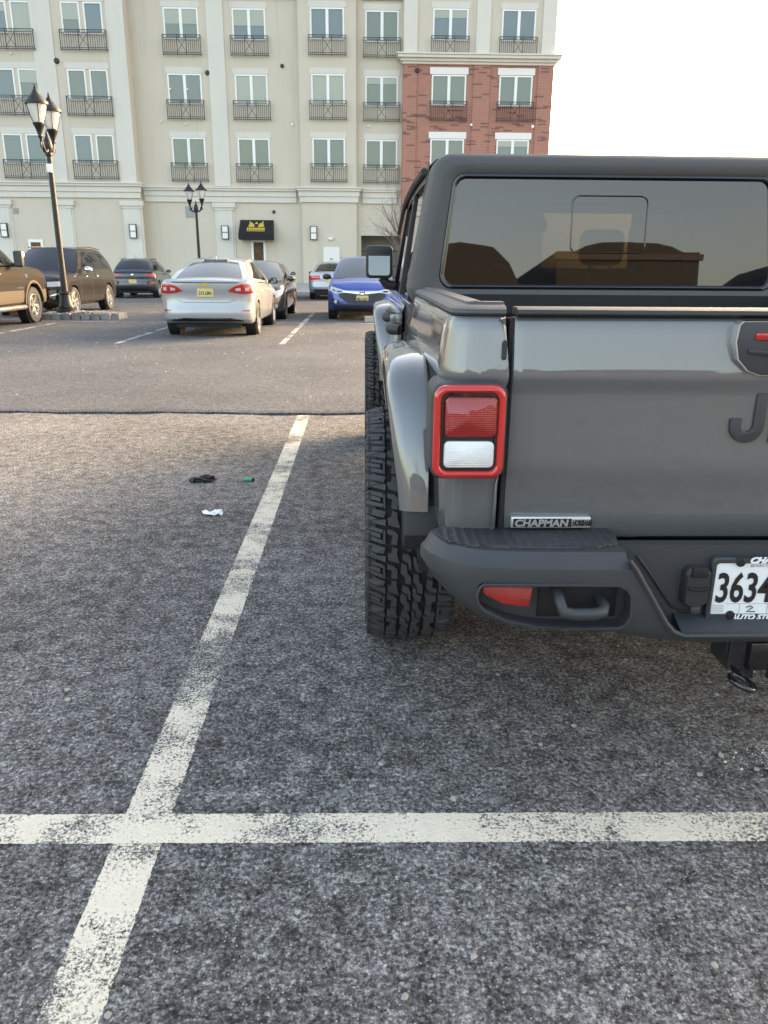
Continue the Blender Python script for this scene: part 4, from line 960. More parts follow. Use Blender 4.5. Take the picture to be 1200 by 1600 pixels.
c.patch('lower_intake', 'trim_black', 'front', -.80, .80, .24, [(0, .30), (.5, .36), (1, .30)], off=.006, n=16)
for s in (-1, 1):
    p = c.skin('front', s*.72, .36, .010); MB().lathe([(0, .03), (.055, .022), (.055, -.01)], 14, p, 'y').build('fog_lamp', 'lens_clear', c.root, 40)
c.mirrors(.72, 1.0, 'paint_charcoal', .90); c.handles((-.35, .55), .84, 'paint_charcoal'); c.seams((-.85, .1, 1.0), .42, .92)

# --- dark sedan beyond it (only its right flank shows)
c = Car('parked_saloon', (-4.0, 33.6, 0), 0, 4.6, 1.82, [(-2.3, .30), (-1.9, .23), (1.9, .20), (2.3, .22)],
        [(-2.3, 1.02), (-1.5, 1.02), (.7, .97), (1.1, .96), (1.7, .86), (2.3, .70)], None,
        (.42, 3.0, [(0, .08), (.2, .0), (.6, .02), (1, .10)]), (.66, 2.5, [(0, .10), (.1, .01), (.4, .0), (.7, .04), (1, .14)]),
        SIDE, 'paint_charcoal', W4, (-1.38, 1.36, .37, .325, .12), 'black saloon parked nose to the building, almost hidden behind the charcoal hatchback', 'car')
c.cabin(-1.9, -.9, .25, 1.15, 1.01, .96, 1.38, 1.40, (.74, .80), (.54, .57), .11, 'car_glass', .05, (.12, .92, .86), (.03, .95, .94),
        (((.2, .15), (.5, .12), (.5, .86), (.3, .86)), ((.52, .12), (.91, .10), (.85, .86), (.52, .88))))
c.mirrors(.72, 1.0, 'paint_charcoal', .90); c.both('tail_lamp', 'lens_red', 'rear', .5, .98, .80, .93, off=.012)

# --- grey-silver sedan far behind, seen from the rear
c = Car('parked_sedan', (-1.38, 34.7, 0), 0, 4.6, 1.80, [(-2.3, .32), (-1.9, .24), (1.9, .20), (2.3, .22)],
        [(-2.3, 1.06), (-1.7, 1.07), (-.5, .98), (.7, .96), (1.1, .95), (1.7, .85), (2.3, .68)], None,
        (.40, 3.4, [(0, .10), (.1, .01), (.3, .0), (.45, .04), (.8, .045), (1, .09)]), (.66, 2.5, [(0, .10), (.1, .01), (.4, .0), (.7, .04), (1, .14)]),
        SIDE, 'paint_grey_silver', W1, (-1.40, 1.32, .37, .325, .12), 'grey-silver sedan far off, seen from behind left of the blue crossover', 'car')
c.cabin(-1.75, -.9, .25, 1.15, 1.04, .95, 1.40, 1.42, (.75, .81), (.55, .57), .10, 'car_glass', .05, (.10, .93, .88), (.03, .95, .94),
        (((.2, .15), (.5, .12), (.5, .86), (.3, .86)), ((.52, .12), (.91, .10), (.85, .86), (.52, .88))))
c.both('tail_lamp', 'lens_bright_red', 'rear', .42, .96, [(0, .80), (1, .78)], [(0, .95), (1, .96)], off=.014)
c.mirrors(.70, 1.02, 'paint_grey_silver', .92); c.plate('rear', .76, '', 'plate_yellow'); c.patch('lower_valance', 'trim_black', 'rear', -.7, .7, .33, .42, off=.004)

# --- dark slate crossover, rear three-quarter
c = Car('parked_crossover', (-9.55, 35.0, 0), R(3), 4.2, 1.82, [(-2.1, .34), (-1.8, .26), (1.8, .24), (2.1, .26)],
        [(-2.1, 1.02), (-1.0, 1.04), (.5, 1.0), (1.0, 1.0), (1.6, .92), (2.1, .78)], None,
        (.46, 2.8, [(0, .10), (.08, .03), (.2, .0), (.4, .01), (.55, .05), (.75, .04), (.9, .05), (1, .10)]), (.6, 2.6, [(0, .10), (.1, .01), (.4, .0), (.7, .04), (1, .14)]),
        SIDE, 'paint_slate', W1, (-1.30, 1.28, .385, .34, .12), 'dark slate crossover seen from behind, close to the building wall', 'car')
c.cabin(-1.95, -1.35, .1, 1.0, 1.02, 1.0, 1.49, 1.50, (.77, .80), (.57, .58), .11, 'car_glass', .05, (.22, .86, .92), (.03, .95, .94),
        (((.06, .30), (.18, .15), (.20, .84), (.14, .80)), ((.20, .15), (.50, .12), (.50, .86), (.23, .86)), ((.52, .12), (.91, .10), (.85, .86), (.52, .88))))
c.both('tail_lamp', 'lens_red', 'rear', .42, .98, [(0, .90), (1, .86)], [(0, .93), (.5, .97), (1, .99)], off=.014)
c.both('lower_lamp', 'trim_black', 'rear', .58, .95, .55, [(0, .68), (1, .72)], off=.012); c.both('signal_lens', 'lens_bright_red', 'rear', .66, .86, .59, .65, off=.018, n=4)
c.plate('rear', .66, '', 'plate_yellow'); c.patch('lower_valance', 'trim_black', 'rear', -.80, .80, .345, [(0, .42), (.5, .48), (1, .42)], off=.006)
c.mirrors(.55, 1.04, 'paint_slate', .91); c.handles((-.35, .45), .90, 'paint_slate'); c.seams((-.75, .05, .9), .45, .96)
p = c.skin('rear', 0, .90, .004); MB().lathe([(0.03, -.012), (.06, -.008), (.06, .01), (.03, .01)], 16, (0, p[1], .90), 'y').build('emblem', 'chrome', c.root)
MB().tube([(.60, -1.2, 1.53), (.62, -.5, 1.565), (.60, .05, 1.54)], .02, 6).mirror().build('roof_rail', 'paint_slate', c.root, 50)
MB().tube([(0, -1.15, 1.53), (0, -1.28, 1.70)], .006, 5).build('antenna', 'under_black', c.root)

# --- grey-brown SUV facing the camera behind the near lamp post
c = Car('parked_suv', (-8.78, 23.25, 0), math.pi, 4.80, 1.95, [(-2.4, .38), (-2.0, .29), (2.0, .27), (2.4, .30)],
        [(-2.4, 1.12), (-1.0, 1.12), (.6, 1.10), (.95, 1.10), (1.6, 1.06), (2.1, 1.0), (2.4, .92)], None,
        (.40, 3.4, [(0, .08), (.2, .0), (.6, .02), (1, .10)]), (.50, 3.0, [(0, .10), (.06, .04), (.2, .0), (.4, .02), (.6, .05), (.8, .05), (1, .11)]),
        SIDE, 'paint_granite', W2, (-1.42, 1.50, .43, .375, .125), 'grey-brown SUV facing the camera behind the near lamp post', 'suv', .07)
c.cabin(-2.25, -1.85, .15, .98, 1.12, 1.10, 1.70, 1.72, (.86, .88), (.64, .66), .11, 'car_glass', .05, (.2, .92, .88), (.03, .95, .95),
        (((.07, .14), (.25, .12), (.25, .84), (.13, .84)), ((.28, .12), (.56, .10), (.56, .86), (.28, .86)), ((.58, .10), (.92, .10), (.87, .86), (.58, .88))))
for k in range(7):
    s = (k-3)*.155; c.patch('grille_slot', 'chrome', 'front', s-.068, s+.068, .70, .88, off=.014, n=3); c.patch('grille_opening', 'gloss_black', 'front', s-.048, s+.048, .72, .86, off=.020, n=3)
c.both('headlamp', 'lens_clear', 'front', .58, .98, [(0, .76), (1, .78)], [(0, .885), (1, .90)], off=.012, n=8)
c.patch('grille_panel', 'gloss_black', 'front', -.88, .88, .44, [(0, .68), (.5, .66), (1, .68)], off=.006, n=18)
c.both('fog_trim', 'chrome', 'front', .62, .92, [(0, .52), (1, .60)], [(0, .545), (1, .635)], off=.016, n=6)
c.patch('lower_trim', 'chrome', 'front', -.62, .62, .40, .425, off=.016, n=12)
c.mirrors(.55, 1.18, 'chrome', .98, (.13, .08, .095)); c.handles((-.55, .35), 1.0, 'chrome'); c.seams((-1.0, -.02, .92), .48, 1.06)
c.both('wheel_arch_trim', 'paint_granite', 'rear', 2.9, 3.6, .33, .36, off=.012)
MB().tube([(-.68, -1.7, 1.75), (-.70, -.8, 1.80), (-.68, .1, 1.77)], .018, 6).mirror().build('roof_rail', 'trim_black', c.root, 50)

# --- brown pickup at the left edge, nose away from the camera
c = Car('parked_pickup', (-8.72, 16.95, 0), 0, 5.90, 2.02, [(-2.95, .55), (-2.4, .42), (2.4, .40), (2.95, .46)],
        [(-2.95, 1.36), (-1.0, 1.36), (-.9, 1.28), (1.2, 1.26), (1.35, 1.27), (2.2, 1.25), (2.95, 1.12)], None,
        (.3, 4, [(0, .05), (.2, 0), (1, .03)]), (.45, 3.2, [(0, .10), (.1, .0), (.4, .0), (.7, .03), (1, .12)]),
        SIDE, 'paint_brown', W3, (-1.75, 1.90, .49, .415, .15), 'brown and tan pickup cut by the left edge, nose toward the building', 'pickup', .06)
c.cabin(-1.0, -.85, .35, 1.32, 1.36, 1.26, 1.90, 1.92, (.90, .93), (.70, .70), .12, 'car_glass', .05, (.15, .9, .88), (.03, .95, .95),
        (((.04, .10), (.40, .10), (.40, .86), (.06, .86)), ((.43, .10), (.94, .08), (.86, .86), (.43, .88))))
c.both('painted_reflection', 'paint_tan_reflection', 'rear', 1.0, 5.15-.55, .52, .73, off=.004, n=12, thick=.008) if False else None
a0 = c.sr[14]-c.S[14, 5][1]
for s in (-1, 1):
    c.patch('painted_reflection', 'paint_tan_reflection', 'rear', s*(a0-1.24), s*(a0+1.385), .50, .76, off=.004, n=12, thick=.008)  # beige band painted on the flank as the building's reflection
    c.patch('wheel_arch_trim', 'paint_tan_reflection', 'rear', s*(a0+2.42), s*(a0+2.80), .48, .76, off=.004, n=6, thick=.008)  # same painted reflection band carried on ahead of the wheel
    V = MB(); ar = [(1.90+.50*math.cos(t), .415+.50*math.sin(t)) for t in np.linspace(0.1, math.pi-.1, 20)]; ar2 = [(1.90+.56*math.cos(t), .415+.56*math.sin(t)) for t in np.linspace(math.pi-.1, 0.1, 20)]
    V.prism(ar+ar2, s*(1.01-.02), s*(1.01+.018), 'x').build('wheel_arch_trim', 'paint_tan_reflection', c.root, 30)
    MB().tube([(s*1.0, -1.1, .40), (s*1.03, -1.0, .40), (s*1.03, 1.25, .40), (s*1.0, 1.33, .40)], .055, 8).build('running_board', 'alloy', c.root, 50)
    o = MB().rbox(s*1.14-.10, s*1.14+.10, .92, 1.03, 1.26, 1.60, .035).tube([(s*.95, 1.0, 1.30), (s*1.1, 1.0, 1.32)], .04, 6).build('wing_mirror', 'trim_black', c.root, 40)
    MB().rbox(s*1.14-.078, s*1.14+.078, .915, .921, 1.29, 1.57, .002, 1).build('mirror_glass', 'mirror_face', o)
    MB().rbox(s*1.14-.098, s*1.14+.098, 1.0, 1.10, 1.40, 1.595, .035).build('mirror_cap', 'chrome', o, 40)
    p = c.skin('rear', s*(a0+1.62), 1.05, .006); MB().lathe([(0, .012*s), (.06, .010*s), (.065, -.01*s)], 16, p, 'x').build('emblem', 'chrome', c.root, 40)
    for k in range(5): c.patch('badge_letter', 'chrome', 'rear', s*(a0+1.04+k*.068), s*(a0+1.09+k*.068), .80, .835, off=.006, n=1, m=1)
c.handles((.30, -.75), 1.12, 'chrome'); c.seams((-.85, -.10, 1.22), .55, 1.22)
c.both('head_lamp', 'lens_clear', 'front', .62, 1.12, .88, 1.06, off=.012)

# --- unseen SUV added right of the grey pickup to shade the ground there
shade_suv = copy_tree([o for o in COL.objects if o.name.startswith('parked_suv')][0]); shade_suv.location = (3.95, 5.1, 0); shade_suv.rotation_euler = (0, 0, 0)
tag(shade_suv, 'dark SUV parked beside the grey pickup on its right, outside the picture', 'suv')

# ================================================================== GREY PICKUP (the near vehicle)
# local frame: x from its centre line, y forward from the tailgate skin, z up
JX, JY = 1.03, 1.87
jeep = empty('pickup_truck', (JX, JY, 0), 0, 'grey pickup with chunky tyres, its tailgate and rear bumper filling the right side', 'pickup')
AXR, AXF, WR = 0.885, 4.36, 0.43
def J(mb, name, mat, parent=jeep, smooth=30, bev=None): return mb.build(name, mat, parent, smooth, bev)
# skin profile shared by tailgate and bed sides: (z, inset)
PROF = [(1.235, .0310), (1.229, .0245), (1.222, .0215), (1.20, .0178), (1.16, .0112), (1.115, .0037), (1.104, .0019), (1.095, .0014), (1.086, .0030), (1.072, .0080), (1.058, .0125), (1.046, .0145), (1.03, .0155), (0.98, .0160), (0.90, .0165), (0.84, .0175), (0.828, .0205), (0.74, .024), (0.70, .027), (0.672, .036), (0.664, .050)]
# ---- tailgate
hw = 0.671; xs_ = [-hw, -hw+.004, -hw+.012, -hw+.03] + list(np.linspace(-.6, .6, 17)) + [hw-.03, hw-.012, hw-.004, hw]
def edge(x): d = hw-abs(x); return 0.010 if d < .002 else (.003 if d < .008 else (.0006 if d < .02 else 0))
g = MB(); rings = []
for x in xs_:
    bow = 0.006*(x/hw)**2
    rings.append([(x, o+edge(x)+bow, z) for z, o in PROF]+[(x, .075, PROF[-1][0]), (x, .075, PROF[0][0])])
g.loft(rings, True, True, True); tg = J(g, 'tailgate', 'jeep_paint', smooth=25)
cap = MB(); pr = [(.018, 1.237), (.012, 1.243), (.016, 1.252), (.03, 1.257), (.085, 1.257), (.09, 1.237)]
cap.prism([(y, z) for y, z in pr], -hw+.006, hw-.006, 'x'); J(cap, 'tailgate_cap', 'trim_black', tg, 30)
# handle with its red insert
hp = [(-.135, 1.222), (-.125, 1.230), (.125, 1.230), (.135, 1.222), (.138, 1.18), (.128, 1.14), (.10, 1.112), (.07, 1.102), (-.07, 1.102), (-.10, 1.112), (-.128, 1.14), (-.138, 1.18)]
J(MB().prism(hp, -.014, .03), 'tailgate_handle', 'bumper_plastic', tg, 30, .006)
J(MB().prism(hp, -.010, .03).move(0, 0, 0), 'handle_surround', 'badge_silver', tg)
bpy.data.objects['handle_surround'].scale = (1.02, 1, 1.0)
J(MB().rbox(-.098, .098, -.020, .0, 1.186, 1.204, .004), 'handle_insert', 'lens_red', tg)
J(MB().tube([(-.11, -.016, 1.160), (-.05, -.022, 1.155), (.05, -.022, 1.155), (.11, -.016, 1.160)], .006, 6), 'handle_grip', 'bumper_plastic', tg)
# raised letters
def letter_J(x, z, w, h, t):
    P = [(x+w-t, z+h), (x+w, z+h)]
    r = w/2
    for a in np.linspace(0, -math.pi, 13): P.append((x+w/2+r*math.cos(a), z+r+r*math.sin(a)))
    P += [(x, z+r+.018), (x+t*1.05, z+r+.018)]
    for a in np.linspace(math.pi, 2*math.pi, 11): P.append((x+w/2+(r-t)*math.cos(a), z+r+(r-t)*math.sin(a)))
    return P
def letter_E(x, z, w, h, t): return [(x, z), (x+w, z), (x+w, z+t), (x+t, z+t), (x+t, z+h/2-t/2), (x+w*.9, z+h/2-t/2), (x+w*.9, z+h/2+t/2), (x+t, z+h/2+t/2), (x+t, z+h-t), (x+w, z+h-t), (x+w, z+h), (x, z+h)]
def letter_P(x, z, w, h, t):
    P = [(x, z), (x+t, z), (x+t, z+h*.42)]; r = h*.29
    for a in np.linspace(-math.pi/2, math.pi/2, 9): P.append((x+w-r+r*math.cos(a), z+h*.71+r*math.sin(a)))
    return P+[(x, z+h)]
lx, lz, lw, lh, lt = -.116, .930, .088, .125, .029
for i, P in enumerate((letter_J(lx, lz, lw, lh, lt), letter_E(lx+.105, lz, .07, lh, lt), letter_E(lx+.19, lz, .07, lh, lt), letter_P(lx+.275, lz, .08, lh, lt))):
    J(MB().prism(P, .008, .024), 'tailgate_letter', 'bumper_plastic', tg, 30, .0025)
# dealer badge
bo = J(MB().rbox(-.652, -.443, .012, .030, .702, .733, .004), 'dealer_badge', 'badge_silver', tg)
J(MB().box(-.6455, -.4935, .0105, .0125, .7062, .7288), 'badge_field', 'ink', bo)
text_obj('badge_lettering', 'CHAPMAN', .0262, 'badge_silver', bo, (-.6425, .0098, .7085), (R(90), 0, 0), .0006, 1.10, .12, .0009)
text_obj('badge_lettering', 'HORSHAM', .0215, 'ink', bo, (-.4905, .0112, .7098), (R(90), 0, 0), .0006, .49, 0, .0012)
# ---- bed sides: the skin swept from the tailgate gap round the corner and along the side
def bed_path():
    P = [(-.6775, .010), (-.6785, .002), (-.69, .0), (-.74, .001), (-.77, .004)]
    for a in np.linspace(0, 90, 9): P.append((-.765-.078*math.sin(R(a)), .086-.082*math.cos(R(a))))
    for y in np.concatenate([[.12, .18, .25, .32], np.linspace(.36, 1.42, 34)]): P.append((-.845, y))
    return P
BP = bed_path()
def zbot(y):
    d = y-AXR; r_ = .50
    return WR+math.sqrt(r_*r_-d*d) if abs(d) < r_*.97 else .60
T = np.gradient(np.array(BP), axis=0); T /= np.linalg.norm(T, axis=1)[:, None]
NB = [(T[i][1]*-1, T[i][0]) for i in range(len(BP))]   # outward
rings = []
for i, (x, y) in enumerate(BP):
    nx, ny = NB[i]
    if nx*(-1) < 0 and i > 3: nx, ny = -nx, -ny
    if ny > 0: ny = -ny if i < 14 else ny
    b = zbot(y) if i > 14 else .655; ring = []
    for z, o in PROF:
        zz = z if z >= 1.03 else b+(z-.664)*(1.03-b)/(1.03-.664); ring.append((x-nx*o, y-ny*o, zz))
    rings.append(ring)
for s in (1, -1):
    m = MB().loft([[(s*p[0], p[1], p[2]) for p in r_] for r_ in rings], False); J(m, 'bed_side', 'jeep_paint', smooth=28)
# small dark bumpers in the tailgate gap
    J(MB().rbox(s*.674-.008, s*.674+.008, .03, .07, .66, 1.232, .003, 1), 'gap_seal', 'under_black')
    J(MB().rbox(s*.694-.006, s*.694+.006, -.002, .006, 1.135, 1.182, .004, 1), 'gap_bumper', 'trim_black')
    # rail cap
    R1 = []
    for i, (x, y) in enumerate(BP):
        nx, ny = NB[i]
        if nx > 0 and i > 3: nx, ny = -nx, -ny
        if ny > 0 and i < 14: ny = -ny
        if i < 3: nx, ny = 0, -1
        f = lambda o: (s*(x-nx*o), y-ny*o)
        R1.append([f(.030)+(1.237,), f(.022)+(1.243,), f(.024)+(1.252,), f(.036)+(1.258,), f(.060)+(1.262,), f(.064)+(1.268,), f(.105)+(1.268,), f(.112)+(1.24,)])
    J(MB().loft(R1[2:], True, True, True), 'bed_rail', 'hardtop_plastic', smooth=30)
# bed tub
t = MB(); a, b_ = .735, 1.43
t.add([(-a,.09,.82),(a,.09,.82),(a,b_,.82),(-a,b_,.82),(-a,.09,1.24),(a,.09,1.24),(a,b_,1.24),(-a,b_,1.24)], [(0,1,2,3),(0,3,7,4),(1,5,6,2),(2,6,7,3),(0,4,5,1)])
for k in range(11): t.box(-.66+k*.12, -.60+k*.12, .10, 1.42, .821, .832)
J(t, 'bed_tub', 'under_black')
# ---- tail lamps
def lamp_loop(x0, x1, z0, z1, r_): return rrect(x0, x1, z0, z1, r_, 6)
for s in (-1, 1):
    X0, X1, Z0, Z1 = (-.866, -.690, .852, 1.082)
    L = lambda i, y, r_: [(s*(-p[0]) if s > 0 else p[0], y, p[1]) for p in lamp_loop(X0+i, X1-i, Z0+i, Z1-i, r_)]
    h = MB().loft([L(-.004, .10, .03), L(-.004, .0, .03), L(-.004, -.030, .03), L(.0, -.038, .028), L(.008, -.040, .026)], True, True, True)
    lo = J(h, 'tail_lamp', 'bumper_plastic', smooth=30)
    bz = MB().loft([L(.001, -.036, .030), L(.001, -.046, .030), L(.005, -.053, .028), L(.012, -.055, .024), L(.017, -.052, .021), L(.019, -.046, .020), L(.019, -.038, .020)], True)
    J(bz, 'lamp_bezel', 'lens_bright_red', lo, 45)
    J(MB().loft([L(.019, -.042, .02), L(.0195, -.045, .02), L(.026, -.0455, .016), L(.028, -.0405, .016)], True, False, True), 'lamp_surround', 'gloss_black', lo, 40)
    def lens(x0, x1, z0, z1, nm, mt):
        xa, xb = (x0, x1) if s < 0 else (-x1, -x0)
        q0 = rrect(xa, xb, z0, z1, .012, 4); q1 = rrect(xa+.003, xb-.003, z0+.003, z1-.003, .010, 4)
        J(MB().loft([[(p[0], -.040, p[1]) for p in q0], [(p[0], -.0475, p[1]) for p in q0], [(p[0], -.050, p[1]) for p in q1]], True, False, True), nm, mt, lo, 40)
    lens(-.838, -.712, .957, 1.052, 'brake_lens', 'lamp_red'); lens(-.838, -.716, .880, .945, 'reverse_lens', 'lamp_reverse')
# ---- fender flares
def flare(axy, s, front=False):
    # arch path (y, z) of the outer edge, relative to the axle; trapezoid with rounded shoulders
    rear_low = .655 if not front else .56
    pts = [(-.515, rear_low-.02), (-.505, .70), (-.475, .82), (-.43, .93), (-.385, 1.005), (-.33, 1.045), (-.25, 1.065), (-.10, 1.072), (.10, 1.072), (.27, 1.06), (.36, 1.03), (.44, .95), (.52, .82), (.58, .68), (.60, .60)]
    # resample smoothly
    P = np.array(pts); tt = np.concatenate([[0], np.cumsum(np.linalg.norm(np.diff(P, axis=0), axis=1))]); u = np.linspace(0, tt[-1], 46)
    y = np.interp(u, tt, P[:, 0]); z = np.interp(u, tt, P[:, 1])
    for _ in range(2): y[1:-1] = (y[:-2]+2*y[1:-1]+y[2:])/4; z[1:-1] = (z[:-2]+2*z[1:-1]+z[2:])/4
    c_ = np.stack([y, z], 1); T_ = np.gradient(c_, axis=0); T_ /= np.linalg.norm(T_, axis=1)[:, None]; N_ = np.stack([-T_[:, 1], T_[:, 0]], 1)
    rings = []
    for (yy, zz), n in zip(c_, N_):
        tp = interp(zz, [(.60, .040), (.70, .034), (.85, .016), (1.0, 0)])
        f = lambda x, o: (s*(x-(tp if x > .86 else 0)), axy+yy+n[0]*o, zz+n[1]*o)
        rings.append([f(.838, .020), f(.88, .020), f(.925, .010), f(.945, .002), f(.958, -.012), f(.963, -.030), f(.960, -.055), f(.945, -.060), f(.938, -.045), f(.86, -.03), f(.838, -.025)])
    return MB().loft(rings, True, True, True)
for s in (-1, 1):
    J(flare(AXR, s), 'rear_fender_flare', 'jeep_paint', smooth=32)
    J(flare(AXF, s, True), 'front_fender_flare', 'jeep_paint', smooth=32)
    # black lower trim behind the wheel
    y0 = AXR-.515
    m = MB().prism([(y0+.005, .652), (y0+.075, .66), (y0+.13, .60), (y0+.13, .50), (y0+.02, .50), (y0-.012, .56)], s*.70, s*.912, 'x'); J(m, 'flare_trim', 'trim_black', bev=.012)
    J(MB().add([(s*.66, AXR+.5*math.cos(t), WR+.5*math.sin(t)) for t in np.linspace(0, math.pi, 20)]+[(s*.86, AXR+.5*math.cos(t), WR+.5*math.sin(t)) for t in np.linspace(0, math.pi, 20)], [(i, i+1, 21+i, 20+i) for i in range(19)]), 'wheel_liner', 'under_black')
    J(MB().add([(s*.60, AXF+.52*math.cos(t), WR+.52*math.sin(t)) for t in np.linspace(0, math.pi, 20)]+[(s*.86, AXF+.52*math.cos(t), WR+.52*math.sin(t)) for t in np.linspace(0, math.pi, 20)], [(i, i+1, 21+i, 20+i) for i in range(19)]), 'wheel_liner', 'under_black')
# ---- tyres with modelled all-terrain tread
TW = .300
def tread():
    """interlocking lugs laid out in (u round the tyre, v across) and raised from the carcass"""
    r0, h = WR-.014, .0145; NP = 23; circ = 2*math.pi*WR; pu = circ/NP
    m = MB(); rnd = random.Random(3)
    def lug(poly, top=1.0):
        # poly in (u, v) metres; prism following the tyre curve, slightly tapered
        cu = sum(p[0] for p in poly)/len(poly); cv = sum(p[1] for p in poly)/len(poly); hh = h*top
        def P(u, v, r_):
            sh = max(0, abs(v)-.108); rr = r_-sh*sh*9.0
            a = u/WR; return (v, rr*math.cos(a), rr*math.sin(a))
        lo = [P(u, v, r0-.006) for u, v in poly]; hi = [P(cu+(u-cu)*.93, cv+(v-cv)*.95, r0+hh) for u, v in poly]
        k = len(poly); m.add(lo+hi, [(i, (i+1)%k, k+(i+1)%k, k+i) for i in range(k)]+[tuple(range(k, 2*k))])
    for i in range(NP):
        u = i*pu
        for sg in (-1, 1):
            o = u+(pu*.5 if sg > 0 else 0)
            W_ = lambda pts: [(o+a*pu*sg+.32*b*sg+rnd.uniform(-.0018, .0018), sg*(b+rnd.uniform(-.0012, .0012))) for a, b in pts]
            # shoulder pair: an E-shaped block of three fingers and a Z-shaped one
            for k in range(3): lug(W_([(.03+k*.15, .096 if k != 1 else .104), (.145+k*.15, .096 if k != 1 else .104), (.15+k*.15, .150), (.035+k*.15, .150)]))
            lug(W_([(.03, .089), (.45, .089), (.45, .0965), (.03, .0965)]))
            lug(W_([(.54, .086), (.74, .086), (.70, .112), (.73, .150), (.55, .150)])); lug(W_([(.76, .092), (.95, .086), (.96, .150), (.76, .150), (.73, .118)]))
            # intermediate hooks
            lug(W_([(.10, .050), (.42, .046), (.52, .060), (.50, .082), (.36, .084), (.34, .066), (.08, .070)]))
            lug(W_([(.60, .042), (.90, .050), (1.04, .048), (1.05, .066), (.86, .070), (.80, .082), (.60, .080)]))
            # centre S lugs
            lug(W_([(.05, .004), (.30, .003), (.42, .016), (.66, .018), (.68, .036), (.36, .038), (.26, .024), (.03, .022)]))
            lug(W_([(.52, .002), (.80, .003), (.98, .012), (.98, .030), (.76, .034), (.70, .014), (.52, .012)]))
    return m
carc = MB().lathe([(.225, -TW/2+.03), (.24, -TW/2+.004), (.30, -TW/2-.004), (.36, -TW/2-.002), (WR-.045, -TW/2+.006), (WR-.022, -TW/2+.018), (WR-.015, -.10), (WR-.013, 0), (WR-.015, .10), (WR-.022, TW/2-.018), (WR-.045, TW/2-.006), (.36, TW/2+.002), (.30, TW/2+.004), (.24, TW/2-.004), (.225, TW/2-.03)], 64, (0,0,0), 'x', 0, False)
sl = {-1: MB(), 1: MB()}
for k in range(60):                                  # side lugs on the upper sidewall
    a = 2*math.pi*k/60; 
    for s in (-1, 1):
        V = []
        for rr, xx in ((WR-.010, TW/2-.012), (WR-.060-(.012 if k % 2 else 0), TW/2+.000)):
            for da in (-.034, .034):
                for dx in (-.02, .005): V.append((s*(xx+dx), rr*math.cos(a+da), rr*math.sin(a+da)))
        sl[s].add(V, [(0,1,3,2),(4,6,7,5),(0,4,5,1),(2,3,7,6),(1,5,7,3),(0,2,6,4)])
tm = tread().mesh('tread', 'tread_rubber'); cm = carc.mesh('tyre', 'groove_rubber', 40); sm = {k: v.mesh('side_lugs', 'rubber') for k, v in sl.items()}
rimm = MB().lathe([(.228, -TW/2+.03), (.228, TW/2-.02), (.215, TW/2-.02), (.205, TW/2-.06), (.19, -.02)], 40, (0,0,0), 'x', 0, False)
rimm.lathe([(0, .05), (.06, .05), (.07, .03), (.07, 0)], 20, (0,0,0), 'x')
for k in range(8):
    a = 2*math.pi*k/8; ca, sa = math.cos(a), math.sin(a); V = []
    for rr, hh, xo in ((.05, .03, .05), (.21, .042, .085)):
        for q_, xx in ((-1, xo-.03), (1, xo-.03), (.6, xo), (-.6, xo)): V.append((xx, rr*ca-q_*hh*sa, rr*sa+q_*hh*ca))
    rimm.add(V, [(0,1,5,4),(1,2,6,5),(2,3,7,6),(3,0,4,7),(4,5,6,7)])
rmm = rimm.mesh('rim', 'dark_alloy', 35)
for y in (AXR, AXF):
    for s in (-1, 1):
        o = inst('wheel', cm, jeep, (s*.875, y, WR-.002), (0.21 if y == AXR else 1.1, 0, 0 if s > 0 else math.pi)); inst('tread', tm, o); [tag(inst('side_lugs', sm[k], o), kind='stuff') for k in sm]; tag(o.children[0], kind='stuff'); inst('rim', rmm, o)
# ---- rear bumper: sections swept along its plan line, then pockets cut in
half = [(-.850, .16), (-.868, .12), (-.880, .08), (-.882, .03), (-.866, -.03), (-.83, -.085), (-.79, -.118), (-.74, -.137), (-.66, -.147), (-.55, -.151), (-.42, -.153), (-.30, -.154), (-.15, -.155)]
path = half+[(-x, y) for x, y in half[::-1]]
T_ = np.gradient(np.array(path), axis=0); T_ /= np.linalg.norm(T_, axis=1)[:, None]
rings = []
for (x, y), t in zip(path, T_):
    n = (t[1], -t[0]); f = lambda o, z: (x-n[0]*o, y-n[1]*o, z)
    zb_ = interp(abs(x), [(0, .43), (.25, .443), (.35, .453), (.42, .470), (.5, .474), (.67, .484), (.757, .508), (.82, .538), (.86, .560), (.89, .580)]); zt = .692-.030*max(0, (y-.0)/.16); dp = .13
    rings.append([f(dp, zt-.01), f(.040, zt), f(.026, zt-.004), f(.012, zt-.030), f(.002, zt-.040), f(0, zt-.052), f(-.001, zb_+(zt-zb_)*.4), f(.006, zb_+.045), f(.016, zb_+.018), f(.034, zb_+.002), f(.05, zb_), f(dp, zb_+.012)])
bump_o = J(MB().loft(rings, True, True, True), 'rear_bumper', 'bumper_plastic', smooth=30)
cut = MB()
pk = [(-.752, .604), (-.742, .613), (-.41, .611), (-.388, .600), (-.376, .582), (-.372, .53), (-.382, .505), (-.40, .4955), (-.55, .4965), (-.61, .501), (-.68, .516), (-.735, .543), (-.753, .562), (-.757, .585)]
cut.prism(pk, -.30, -.098); cut.prism([(-x, z) for x, z in pk[::-1]], -.30, -.098)
nt_ = [(-.40, .80), (-.392, .676), (-.375, .655), (-.285, .512), (-.262, .486), (-.235, .474), (.235, .474), (.262, .486), (.285, .512), (.375, .655), (.392, .676), (.40, .80)]
cut.prism(nt_, -.30, -.075)
boolean(bump_o, cut)
